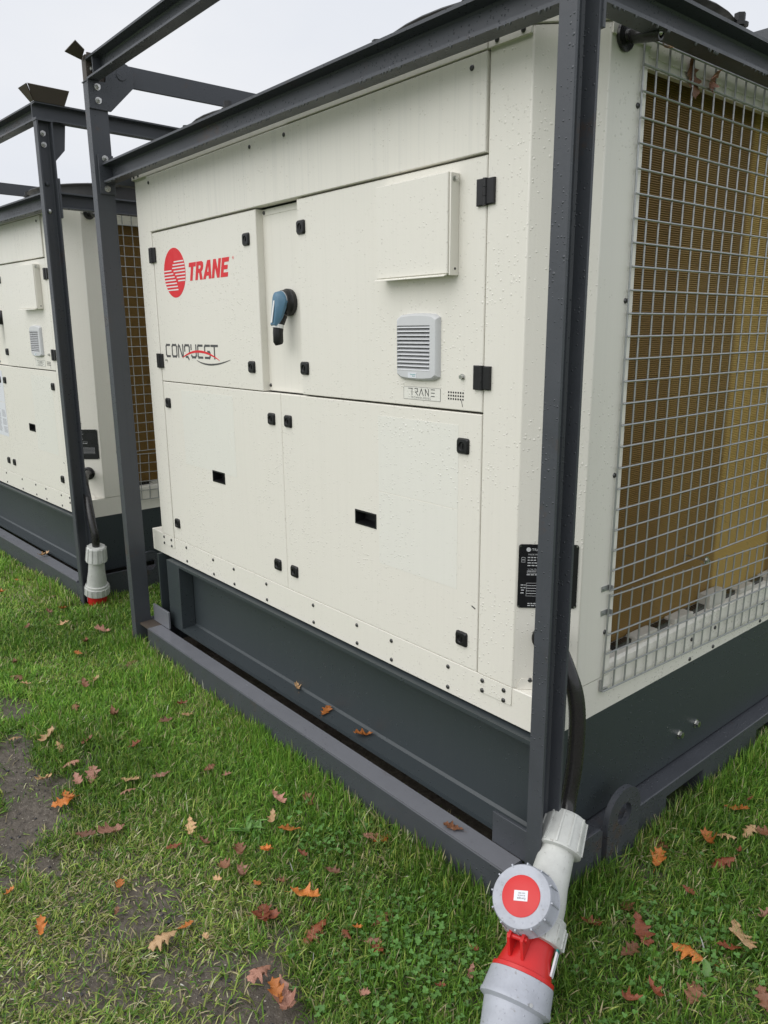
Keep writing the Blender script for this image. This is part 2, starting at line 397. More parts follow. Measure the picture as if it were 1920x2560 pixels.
    G = {'T': ([[(0, 1), (.86, 1), (.86, .76), (.58, .76), (.58, 0), (.28, 0), (.28, .76), (0, .76)]], .90),
         'R': ([[(0, 1), (.62, 1), (.80, .92), (.86, .76), (.84, .56), (.68, .43), (.90, 0), (.58, 0), (.42, .38), (.30, .38), (.30, 0), (0, 0)], [(.30, .78), (.50, .78), (.56, .70), (.50, .60), (.30, .60)]], .92),
         'A': ([[(.34, 1), (.70, 1), (.98, 0), (.68, 0), (.64, .17), (.36, .17), (.32, 0), (0, 0)], [(.42, .38), (.58, .38), (.51, .74)]], 1.0),
         'N': ([[(0, 1), (.30, 1), (.60, .44), (.60, 1), (.88, 1), (.88, 0), (.60, 0), (.28, .56), (.28, 0), (0, 0)]], .96),
         'E': ([[(0, 1), (.78, 1), (.78, .77), (.29, .77), (.29, .61), (.70, .61), (.70, .39), (.29, .39), (.29, .23), (.80, .23), (.80, 0), (0, 0)]], .85)}
    x = 0.
    for chh in 'TRANE':
        polys, adv = G[chh]
        m = polymesh('lettering', [[(p[0]+x, p[1]) for p in q] for q in polys], .006, word); obj('lettering', m, 'emblem_red', dl); x += adv+.03
    b = MB(); rx, rz, rr = -1.347, 1.608, .0048
    for i in range(12):
        a0, a1 = i*math.pi/6, (i+1)*math.pi/6
        b.seg((rx+rr*math.cos(a0), rz+rr*math.sin(a0)), (rx+rr*math.cos(a1), rz+rr*math.sin(a1)), .0008, 0, .0004+.00002*(i % 2))
    b.seg((rx-.0015, rz-.002), (rx-.0015, rz+.002), .0008, 0, .0004); b.seg((rx-.0005, rz+.002), (rx+.0012, rz+.001), .0008, 0, .0005); b.seg((rx, rz), (rx+.0015, rz-.002), .0008, 0, .0006)
    obj('registered_mark', b, 'emblem_red', dl, smooth=0)
    # CONQUEST strokes
    gl = {'C': [[(.85, 1), (.15, 1), (0, .85), (0, .15), (.15, 0), (.85, 0)]], 'O': [[(.15, 1), (.85, 1), (1, .85), (1, .15), (.85, 0), (.15, 0), (0, .15), (0, .85), (.15, 1)]],
          'N': [[(0, 0), (0, .85), (.12, 1), (.3, .9), (.75, .1), (.9, 0), (1, .12), (1, 1)]], 'Q': [[(.15, 1), (.85, 1), (1, .85), (1, .45)], [(.15, 1), (0, .85), (0, .55)], [(.25, 0), (.6, 0), (.8, -.18)]],
          'U': [[(0, 1), (0, .7)], [(.05, .12), (.2, 0), (.8, 0), (1, .15), (1, 1)]], 'E': [[(.9, 1), (.1, 1), (0, .9), (0, .6)], [(0, .45), (.0, .12), (.12, 0), (.9, 0)]],
          'S': [[(.95, 1), (.15, 1), (0, .9), (0, .62)], [(.6, .5), (.9, .48), (1, .38), (1, .12), (.88, 0), (.05, 0)]], 'T': [[(-.1, 1), (1.1, 1)], [(.5, 1), (.5, .42)], [(.5, .25), (.5, .0)]]}
    b = MB(); x = -1.9062; kk = 0
    for chh in 'CONQUEST':
        for st in gl[chh]:
            for p, q in zip(st, st[1:]):
                b.seg((x+p[0]*.0385, 1.2775+p[1]*.043), (x+q[0]*.0385, 1.2775+q[1]*.043), .0082, 0, .0004+.00004*(kk % 5)); kk += 1
        x += .0535
    obj('lettering', b, 'letter_grey', dl, smooth=0)
    def swoosh(p0, p1, p2, w, mat, t):
        lo, hi = [], []
        for i in range(17):
            s = i/16; px = (1-s)**2*p0[0]+2*s*(1-s)*p1[0]+s*s*p2[0]; pz = (1-s)**2*p0[1]+2*s*(1-s)*p1[1]+s*s*p2[1]; ww = w*math.sin(math.pi*min(1, .06+s*.9))**.8
            lo.append((px, pz-ww/2)); hi.append((px, pz+ww/2))
        m = MB(); m.prism(lo+hi[::-1], 'y', -t, 0); obj('swoosh', m, mat, dl, smooth=0)
    swoosh((-1.766, 1.2745), (-1.630, 1.3260), (-1.478, 1.2700), .0085, 'emblem_red', .0009)
    swoosh((-1.650, 1.2665), (-1.552, 1.2380), (-1.400, 1.2745), .0060, 'letter_grey', .0011)
    # cover box on the right door
    b = MB(); b.loops([rect(-.569, -.3145, 1.4975, 1.7165, .0), rect(-.569, -.3145, 1.4975, 1.7165, -.030), rect(-.5675, -.316, 1.499, 1.715, -.0315)], False, True)
    cb = obj('cover_box', b, 'cream_wet', U)
    b = MB(); b.box(-.3138, -.3085, -.0275, -.0003, 1.4935, 1.7155); obj('side_flange', b, 'cream_side', cb, bevel=.001)
    b = MB(); b.prism([(-.0318, 1.4965), (-.0410, 1.4925), (-.0410, 1.4910), (-.0300, 1.4945)], 'x', -.5685, -.316); obj('drip_lip', b, 'cream_wet', cb)
    b = MB(); b.cyl((-.3085, -.016, 1.7025), (-.3060, -.016, 1.7025), .0068, 12); b.cyl((-.3060, -.016, 1.7025), (-.3010, -.016, 1.7025), .0048, 6); obj('bolt', b, 'bolt_zinc', cb)
    b = MB(); b.cyl((-.3085, -.012, 1.5085), (-.3080, -.012, 1.5085), .003, 10); obj('screw_hole', b, 'black_plastic', cb)
    # louvre vent
    vx0, vx1, vz0, vz1 = -.516, -.3655, 1.2515, 1.4055
    def vloop(e, y, arc):
        out = []; x0, x1, z0, z1 = vx0+e, vx1-e, vz0+e, vz1-e; n = 10; r = .010
        bow = lambda t: arc*(1-(2*t-1)**2)
        for i in range(n+1): t = i/n; out.append((x0+(x1-x0)*t, y, z0-bow(t)+(.006 if i in (0, n) else 0)))
        for i in range(1, 6): out.append((x1, y, z0+(z1-z0)*(i/6)))
        for i in range(n+1): t = i/n; out.append((x1-(x1-x0)*t, y, z1+bow(t)-(.006 if i in (0, n) else 0)))
        for i in range(1, 6): out.append((x0, y, z1-(z1-z0)*(i/6)))
        return out
    def vin(y, g=0.):
        x0, x1, z0, z1 = vx0+.006-g, vx1-.024+g, vz0+.020-g, vz1-.024+g; out = []; n = 10
        for i in range(n+1): out.append((x0+(x1-x0)*i/n, y, z0))
        for i in range(1, 6): out.append((x1, y, z0+(z1-z0)*i/6))
        for i in range(n+1): out.append((x1-(x1-x0)*i/n, y, z1))
        for i in range(1, 6): out.append((x0, y, z1-(z1-z0)*i/6))
        return out
    b = MB(); b.loops([vloop(-.001, 0, .005), vloop(0, -.007, .005), vloop(.004, -.013, .005), vloop(.0055, -.0145, .005), vin(-.0150), vin(-.003)], False, False)
    vt = obj('louvre_vent', b, 'vent_grey', U)
    b = MB(); b.box(vx0+.004, vx1-.022, -.0030, -.0012, vz0+.018, vz1-.022); obj('vent_back', b, 'vent_dark', vt)
    ns = 12
    for i in range(ns):
        z = vz0+.0235+i*(vz1-vz0-.050)/(ns-1)
        b = MB(); b.prism([(-.0032, z+.0042), (-.0145, z-.0014), (-.0158, z-.0034), (-.0145, z-.0040), (-.0032, z+.0020)], 'x', vx0+.0062, vx1-.0242); obj('slat', b, 'vent_grey', vt, smooth=0)
    b = MB(); b.box(-.468, -.437, -.0156, -.0146, 1.2525, 1.2655); obj('vent_label', b, 'sheet_white', vt)
    m = textmesh('Schneider', .0052, .0001, lambda v: Vector((-.4595+v.x, -.0157-v.z, 1.2598+v.y))); obj('lettering', m, 'teal_print', vt)
    m = textmesh('Electric', .0036, .0001, lambda v: Vector((-.4515+v.x, -.0157-v.z, 1.2562+v.y))); obj('lettering', m, 'teal_print', vt)
    # TRANE TECHNOLOGIES sticker
    b = MB(); b.box(-.500, -.3648, -.0006, 0, 1.1975, 1.2290); stk = obj('maker_sticker', b, 'film', dr, smooth=0)
    b = MB()
    for p, q, t in (((-.500, 1.1975), (-.3648, 1.1975), 0), ((-.3648, 1.1975), (-.3648, 1.2290), 1), ((-.3648, 1.2290), (-.500, 1.2290), 0), ((-.500, 1.2290), (-.500, 1.1975), 1)): b.seg(p, q, .0006, 0, .0008+.0001*t)
    sx, sz, sw_, sh = -.4815, 1.2085, .0145, .0165
    for k2, (i, p, q) in enumerate(((0, (0, 1), (1, 1)), (0, (.9, 1), (.9, 0)), (1, (.25, 1), (.9, 1)), (1, (.9, 1), (.95, .55)), (1, (.95, .55), (.35, .45)), (1, (.45, .45), (1, 0)), (2, (0, 0), (.5, 1)), (2, (.5, 1), (1, 0)), (3, (.1, 0), (.1, 1)), (3, (.1, 1), (.9, 0)), (3, (.9, 0), (.9, 1)), (4, (.15, 1), (.95, 1)), (4, (.15, .5), (.95, .5)), (4, (.15, 0), (.95, 0)))):
        b.seg((sx+i*.0205+p[0]*sw_, sz+p[1]*sh), (sx+i*.0205+q[0]*sw_, sz+q[1]*sh), .0019, -.0006, .0004+.00005*(k2 % 4))
    obj('lettering', b, 'letter_grey', dr, smooth=0)
    m = textmesh('TECHNOLOGIES', .0075, .0002, lambda v: Vector((-.4735+v.x, -.0007-v.z, 1.2000+v.y)), 1.45); obj('lettering', m, 'letter_grey', dr)
    for r_ in range(3):
        b = MB()
        for i in range(7): b.cyl((-.336+i*.00805, .0, 1.2225-r_*.0078), (-.336+i*.00805, -.0005, 1.2225-r_*.0078), .0025, 10)
        obj('drain_hole', b, 'black_plastic', dr, smooth=0)
    b = MB(); b.seg((-.293, 1.206), (-.2885, 1.190), .0009, 0, .0010); obj('scratch_mark', b, 'letter_grey', dr, smooth=0)
    b = MB(); b.cyl((-.2896, 0, 1.261), (-.2896, -.0025, 1.261), .0075, 14); b.cyl((-.2896, -.0025, 1.261), (-.2896, -.009, 1.261), .0052, 6); obj('bolt', b, 'bolt_zinc', dr)
    b = MB(); b.cyl((-1.905, 0, 1.262), (-1.905, -.006, 1.262), .004, 8); obj('bolt', b, 'bolt_zinc', dl)
    # faint rain-wet film sheets on the lower right door
    b = MB(); b.box(-.606, -.300, -.0005, 0, .9350, 1.1450); obj('film_sheet', b, 'film', lr, smooth=0)
    b = MB(); b.box(-.606, -.300, -.0005, 0, .7250, .9325); obj('film_sheet', b, 'film', lr, smooth=0)
    b = MB(); b.box(-1.80, -1.40, -.0005, 0, .86, 1.15); obj('film_sheet', b, 'film', ll, smooth=0)
    b = MB(); b.seg((-.2445, .6935), (-.2355, .690), .0035, 0, .0006); obj('scratch_mark', b, 'letter_grey', lr, smooth=0)
    # rotary switch on its recessed panel
    swx, swz, y0 = -1.056, 1.456, .026
    b = MB(); b.lathe([(0, .040), (.004, .041), (.014, .041), (.018, .038), (.030, .036), (.034, .032)], (swx, y0, swz), (0, -1, 0), 32)
    rs = obj('rotary_switch', b, 'black_plastic', U)
    b = MB()
    def ov(y, w, top, bot, wb):
        out = []
        for i in range(13):
            a = math.pi*i/12; out.append((swx+w*math.cos(a), y, swz+top*math.sin(a)))
        for i in range(9):
            t = (i+1)/9; out.append((swx-(w+(wb-w)*t), y-.011*t, swz-bot*t))
        for i in range(9):
            t = 1-i/9; out.append((swx+(w+(wb-w)*t), y-.011*t, swz-bot*t))
        return out
    b.loops([ov(y0-.030, .034, .034, .050, .016), ov(y0-.040, .033, .033, .064, .015), ov(y0-.052, .021, .030, .070, .013), ov(y0-.057, .013, .022, .066, .011)], True, True)
    obj('switch_knob', b, 'switch_blue', rs)
    b = MB(); b.tube([(swx, y0-.034, swz-.038), (swx, y0-.046, swz-.068), (swx, y0-.049, swz-.090), (swx, y0-.049, swz-.118), (swx, y0-.047, swz-.126)], [.019, .0170, .0160, .0160, .012], 10); obj('switch_grip', b, 'black_plastic', rs, bevel=0)
    b = MB(); b.prism([(y0-.0575, swz+.005), (y0-.0592, swz+.005), (y0-.0715, swz-.060), (y0-.0698, swz-.060)], 'x', swx-.004, swx+.003); obj('pointer_mark', b, 'white_print', rs)
    b = MB(); b.tube([(swx, y0-.0465, swz-.066), (swx, y0-.0485, swz-.077)], [.0186, .0180], 10); obj('position_band', b, 'white_print', rs)
    b = MB()
    for i in range(7):
        a0, a1 = R(10+i*10), R(20+i*10); b.seg((swx+.033*math.cos(a0), swz+.033*math.sin(a0)), (swx+.033*math.cos(a1), swz+.033*math.sin(a1)), .003, y0-.033, .0012+.0001*(i % 2))
    obj('dial_mark', b, 'print_pale', rs, smooth=0)
    # roof and trims
    b = MB(); b.box(XL, -.004, -.004, D+.004, ZT1+.026, ZT1+.045); b.box(XL-.03, .0, .10, D-.05, ZT1+.0262, ZT1+.0448)
    b = MB(); b.prism([(XL, -.006), (-CH-.003, -.006), (.004, CH-.004), (.004, D), (XW, D), (XW, CH)], 'z', ZT1+.0195, ZT1+.040)
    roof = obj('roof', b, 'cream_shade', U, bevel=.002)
    for x0, x1, yo in ((XL-.002, -1.002, -.0065), (-.999, -.2255, -.0085), (-.2235, -.109, -.0065)):
        b = MB(); b.box(x0, x1, yo, .02, ZT1+.0025, ZT1+.0195); obj('roof_trim', b, 'cream_side', roof, bevel=.0012)
    b = MB(); b.box(-.01, .0045, .108, .248, ZT1-.003, ZT1+.0195); obj('roof_trim', b, 'cream_side', roof, bevel=.0012)
    for cx in (-.53, -1.66):
        b = MB(); b.lathe([(0, .49), (.03, .487), (.10, .475), (.118, .48), (.128, .495), (.133, .49), (.130, .46), (.06, .44), (.03, .44)], (cx, .58, ZT1+.038), (0, 0, 1), 48, False, False); cw = obj('fan_cowl', b, 'cowl_black', U)
        b = MB()
        for rr in (.08, .14, .20, .26, .32, .38, .44):
            pts = [(cx+rr*math.cos(i*math.pi/20), .58+rr*math.sin(i*math.pi/20), ZT1+.172) for i in range(41)]; b.tube(pts, .003, 5)
        for i in range(8): b.tube([(cx+.03*math.cos(i*math.pi/4), .58+.03*math.sin(i*math.pi/4), ZT1+.1765), (cx+.48*math.cos(i*math.pi/4), .58+.48*math.sin(i*math.pi/4), ZT1+.170)], .004, 5)
        obj('fan_grille', b, 'cowl_black', cw)
        for i in range(8):
            a = i*math.pi/4+.3; b = MB(); b.cyl((cx+.498*math.cos(a), .58+.498*math.sin(a), ZT1+.150), (cx+.498*math.cos(a), .58+.498*math.sin(a), ZT1+.186), .014, 6); b.cyl((cx+.498*math.cos(a), .58+.498*math.sin(a), ZT1+.156), (cx+.498*math.cos(a), .58+.498*math.sin(a), ZT1+.163), .022, 12); obj('cowl_bolt', b, 'cowl_black', cw)
        b = MB(); b.cyl((cx, .58, ZT1+.04), (cx, .58, ZT1+.12), .09, 20)
        for i in range(5):
            a = i*2*math.pi/5; c0, s0 = math.cos(a), math.sin(a); c1, s1 = math.cos(a+.5), math.sin(a+.5)
            b.add([(cx+.09*c0, .58+.09*s0, ZT1+.06), (cx+.43*c0, .58+.43*s0, ZT1+.07), (cx+.43*c1, .58+.43*s1, ZT1+.10), (cx+.09*c1, .58+.09*s1, ZT1+.115)], [(0, 1, 2, 3)])
        obj('fan_blade', b, 'cowl_black', cw)
    # rear and far side panels
    b = MB(); b.box(XL, -.11, D-.02, D, .521, ZT); obj('rear_panel', b, 'cream_paint', U)
    b = MB(); b.box(XW-.0015, XW+.018, .2462, D-.12, .521, ZT); obj('end_panel', b, 'cream_paint', U)
    b = MB(); b.prism([(-.0105, 1.371), (.0015, 1.371), (.0015, D-CH), (-CH, D), (-.13, D), (-.13, D-.012), (-.11, D-.012)], 'z', .521, ZT); obj('corner_column', b, 'cream_side', U)
    b = MB(); b.prism([(XW+.012, 1.381), (XW-.001, 1.381), (XW-.001, D-CH), (XW+CH, D), (XW+.13, D), (XW+.13, D-.012), (XW+.11, D-.012)], 'z', .521, ZT); obj('corner_column', b, 'cream_side', U)
    # coil side: lintel, sill, fins
    YO0, YO1, ZO0, ZO1 = .2445, 1.371, .558, 1.903
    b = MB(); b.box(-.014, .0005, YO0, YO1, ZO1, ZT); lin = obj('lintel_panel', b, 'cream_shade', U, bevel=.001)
    b = MB(); b.box(-.0135, .0025, YO0, YO1, ZO1+.022, ZO1+.0245); obj('lintel_seam', b, 'cream_shade', lin)
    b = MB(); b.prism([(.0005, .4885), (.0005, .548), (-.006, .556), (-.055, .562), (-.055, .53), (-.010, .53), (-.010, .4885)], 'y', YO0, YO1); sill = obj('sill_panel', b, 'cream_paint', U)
    y = .30; i = 0
    while y < 1.34:
        b = MB()
        if i % 2 == 0: b.box(-.040, -.020, y, y+.075, .5585, .572); obj('drain_slot', b, 'black_rubber', sill)
        else:
            hh = .586 if i != 5 else .612
            b.box(-.046, -.010, y+.004, y+.105, .557, hh-.012); obj('foam_block', b, 'foam_white', sill, bevel=.003)
        y += .083 if i % 2 == 0 else .110; i += 1
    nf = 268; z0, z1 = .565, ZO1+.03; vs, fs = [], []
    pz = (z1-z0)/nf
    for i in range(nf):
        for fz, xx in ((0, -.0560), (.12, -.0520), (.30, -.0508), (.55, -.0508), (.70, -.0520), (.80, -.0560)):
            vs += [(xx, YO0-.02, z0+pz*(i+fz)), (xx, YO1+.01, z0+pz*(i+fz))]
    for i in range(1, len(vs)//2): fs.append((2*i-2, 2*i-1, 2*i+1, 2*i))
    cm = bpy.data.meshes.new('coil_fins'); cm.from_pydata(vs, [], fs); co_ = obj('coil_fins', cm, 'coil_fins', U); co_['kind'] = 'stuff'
    b = MB(); b.box(-.054, -.012, YO1, YO1+.006, .53, ZO1+.04); b.box(-.054, -.0125, YO0-.028, YO0-.022, .53, ZO1+.04); obj('coil_frame', b, 'seam_dark', U)
    # welded wire mesh in two sheets
    ym, zM, zM2, NC = .2158, 1.9526, .7379, 23
    wr = .0024
    for name, ztop, rows in (('wire_mesh', zM, 24), ('wire_mesh', zM2, 5)):
        low = rows == 5
        wmsh = empty(name); wmsh.parent = U; wmsh.location = (.0075, ym, ztop)
        if low: wmsh.rotation_euler = (-.035, 0, 0)
        b = MB(); b.cyl((wr*1.7, -.003, 0), (wr*1.7, NC*.05+.003, 0), wr, 7); hmesh = b.mesh('wire'); hmesh.materials.append(MAT['galvanised'])
        b = MB(); b.cyl((0, 0, .003), (0, 0, -rows*.05-.003), wr, 7); vmesh = b.mesh('wire'); vmesh.materials.append(MAT['galvanised'])
        for i in range(rows+1):
            o = obj('wire', hmesh, None, wmsh); o.location = (0, 0, -.05*i); o.rotation_euler = (random.uniform(-.0012, .0012), 0, 0)
        for i in range(NC+1):
            o = obj('wire', vmesh, None, wmsh); o.location = (0, .05*i, 0); o.rotation_euler = (random.uniform(-.0012, .0012), 0, 0)
    for yy, zz, yw in ((.205, .7587, .03), (.2085, .6958, .03)):
        b = MB(); b.box(.0018, .0035, yy-.018, yy+.012, zz-.007, zz+.006); b.box(.0036, .0150, yy+.012, yy+.0135, zz-.007, zz+.006); b.cyl((.0035, yy-.008, zz), (.0055, yy-.008, zz), .004, 8); obj('mesh_clip', b, 'galvanised', U)
    b = MB(); b.cyl((-.045, .6755, .735), (.016, .6755, .735), .004, 8); b.cyl((.012, .6755, .735), (.0165, .6755, .735), .011, 14); b.cyl((.0165, .6755, .735), (.022, .6755, .735), .0065, 6); obj('mesh_bolt', b, 'bolt_zinc', U)
    b = MB(); b.box(.0018, .0075, .2035, .2105, .486, .516); b.box(.0018, .0075, .2110, .2330, .4835, .4900); obj('mesh_clip', b, 'galvanised', U)
    # screws
    b = MB(); b.lathe([(0, .0062), (.0015, .0060), (.003, .0048), (.0036, .003)], (0, 0, 0), (0, -1, 0), 10); sm = b.mesh('screw'); sm.materials.append(MAT['screw_dark'])
    def scr(x, z, y=0., rz=0.): o = obj('screw', sm, None, U); o.location = (x, y, z); o.rotation_euler = (0, 0, rz)
    for x in (-1.855, -1.624, -1.463, -1.233, -.947, -.718, -.558, -.328): scr(x, .5005, .001); scr(x, .442, .001)
    for x in (-.2036, -.1328, -2.061, -1.989): scr(x, .506, -.0015); scr(x, .4792, -.0015)
    for x in (-1.94, -1.1995, -1.0082, -.2691): scr(x, 1.920, -.007)
    for x in (-.1991, -.129): scr(x, 1.9575, -.0065)
    for x in (-2.07, -2.03): scr(x, 1.9575, -.0065)
    scr(-1.183, 1.730, .0245); scr(-1.187, 1.197, .026)
    for yy, zz in ((.2125, 1.8262), (.2125, 1.43), (.2125, 1.035), (.2125, .6425)): scr(.0015, zz, yy, R(90))
    for yy in (.66, .797, 1.11): scr(.0, .436, yy, R(90)); scr(.0005, .497, yy, R(90))
    scr(-.0764, .5443, .0275, R(45))
    # small gusset at the foot of the chamfer
    b = MB(); b.prism([(-CH-.002, .521), (-.018, .521), (-.018, .530), (-.035, .549), (-.098, .549), (-CH-.002, .535)], 'y', -.0005, .001)
    m = b.mesh('corner_tab'); m.transform(Matrix.Translation((-CH, 0, 0)) @ Matrix.Rotation(R(45), 4, 'Z') @ Matrix.Translation((CH+.012, -.0028, 0))); obj('corner_tab', m, 'cream_paint', U)
    # nameplate on the chamfer
    npl = empty('nameplate'); npl.parent = U; npl.location = (-CH, -.0015, 0); npl.rotation_euler = (0, 0, R(45))
    b = MB(); b.loops([rect(.004, .141, .7305, .886, -.0005, .006, 3), rect(.004, .141, .7305, .886, -.0022, .006, 3)], True, True); obj('plate', b, 'plate_black', npl)
    def nt_(s, size, x, z, mat='print_pale'): obj('lettering', textmesh(s, size, .0001, lambda v: Vector((x+v.x, -.0024-v.z, z+v.y))), mat, npl)
    b = MB(); b.cyl((.0265, -.0022, .8735), (.0265, -.0026, .8735), .0052, 18); obj('maker_mark', b, 'print_pale', npl, smooth=0)
    nt_('TRANE', .009, .034, .8705); nt_('MADE IN FRANCE', .0052, .026, .860); nt_('V / Hz / Ph', .0045, .026, .8245); nt_('400/50/3', .0052, .0265, .8185)
    b = MB(); kk = 0
    for z, xs, xe in ((.8545, .026, .054), (.848, .026, .046), (.8415, .026, .060), (.835, .026, .062), (.8125, .025, .085), (.7415, .029, .052), (.7365, .029, .058), (.7870, .012, .021), (.7805, .012, .021), (.7745, .013, .021), (.7675, .012, .020)):
        x = xs
        while x < xe:
            w = random.uniform(.002, .0055); b.seg((x, z), (min(x+w, xe), z), .0022, -.0022, .0003+.00003*(kk % 4)); x += w+.0042; kk += 1
    for x0, x1, z0, z1 in ((.0250, .085, .8160, .8222), (.0240, .120, .7860, .7920), (.0240, .120, .7795, .7855), (.0240, .120, .7730, .7790), (.0240, .120, .7665, .7725), (.0240, .120, .7600, .7660), (.0110, .0190, .8495, .8545), (.0110, .0190, .8430, .8480)):
        for p, q, t in (((x0, z0), (x1, z0), 0), ((x1, z0), (x1, z1), 1), ((x1, z1), (x0, z1), 2), ((x0, z1), (x0, z0), 3)): b.seg(p, q, .0006, -.0022, .00035+.00004*t)
    obj('plate_print', b, 'print_pale', npl, smooth=0)
    for x, z in ((.008, .882), (.137, .882), (.008, .7345), (.137, .7345)):
        b = MB(); b.cyl((x, -.0022, z), (x, -.0035, z), .0018, 8); obj('rivet', b, 'bolt_zinc', npl)
    # cable entry grommet
    b = MB(); b.lathe([(0, .034), (.004, .034), (.006, .031), (.0062, .022), (.001, .021)], (-CH+.053, .0515, .655), (1, -1, 0), 24, False, True); obj('cable_grommet', b, 'black_rubber', U)
    # rubber disc and grip by the roof edge
    dc = Vector((.0015, .1489, 1.9424))
    b = MB(); b.lathe([(0, .026), (.004, .0285), (.008, .027), (.010, .012), (.016, .009)], dc, (1, 0, 0), 24); rb = obj('rubber_stop', b, 'black_rubber', U)
    ax = Vector((1, .10, -.14)).normalized()
    b = MB(); b.lathe([(.014, .011), (.020, .0145), (.075, .0145), (.080, .0135), (.080, .010), (.074, .0095)], dc, ax, 18, True, True); obj('stop_stem', b, 'black_rubber', rb)
    b = MB(); b.lathe([(0, .001), (.002, .004), (.005, .0055), (.008, .004), (.010, .001)], dc+ax*.073, ax, 12); obj('stop_pin', b, 'bolt_zinc', rb)
    # skid: tall channel beams under the tray
    zk0, zk1, yw = .118, .4185, .0417
    b = MB(); b.prism([(-.020, zk0), (yw+.03, zk0), (yw+.03, zk1-.001), (-.020, zk1-.001), (-.020, zk1-.012), (yw-.006, zk1-.018), (yw, zk1-.026), (yw, zk0+.026), (yw-.006, zk0+.018), (-.020, zk0+.015)], 'x', -2.005, -.021)
    sk = obj('skid_beam', b, 'green_paint', U, smooth=.5)
    b = MB(); b.box(-.020, -.001, -.018, D-.02, .124, .4240); obj('skid_side', b, 'green_paint', U, bevel=.001)
    b = MB(); b.box(-2.014, -1.900, -.0215, yw-.001, .120, .418); obj('skid_post', b, 'green_paint', U, bevel=.002)
    b = MB(); b.box(-2.110, -2.097, -.019, .08, .120, .4235); obj('skid_end_plate', b, 'green_paint', U)
    b = MB(); bx = [rect(-2.0965, -2.0145, .120, .4235, .050)]
    hx, hz, hr = -2.055, .300, .017
    outer = []; inner = []
    for i in range(16):
        a = i*math.pi/8; c_, s_ = math.cos(a), math.sin(a); t = min((.0405/abs(c_)) if abs(c_) > 1e-6 else 9, ((.1235 if s_ > 0 else .180)/abs(s_)) if abs(s_) > 1e-6 else 9)
        outer.append((hx+c_*t, .050, hz+s_*t)); inner.append((hx+hr*c_, .050, hz+hr*s_))
    back = [(p[0], .058, p[2]) for p in inner]
    b.loops([outer, inner, back]); obj('skid_web', b, 'green_paint', U)
    for zz in (.375, .225):
        b = MB(); b.cyl((-2.062, .050, zz), (-2.062, .044, zz), .011, 12); b.cyl((-2.062, .044, zz), (-2.062, .030, zz), .008, 6); obj('bolt', b, 'bolt_zinc', U)
    b = MB(); b.box(XW+.02, XW+.04, .08, D-.02, .124, .4240); b.box(XW+.041, -.021, D-.06, D-.03, .124, .4240); obj('skid_frame', b, 'green_paint', U)
    for yy in (.640, .737):
        b = MB(); b.cyl((-.001, yy, .2025), (.0015, yy, .2025), .0135, 18); b.cyl((.0015, yy, .2025), (.011, yy, .2025), .010, 6); obj('bolt', b, 'bolt_zinc', U)
    return U
unit = build_unit()
tag(unit, 'cream chiller unit with a red round emblem and blue-black rotary switch on its front', 'chiller unit', 'cream chiller units inside steel frames')

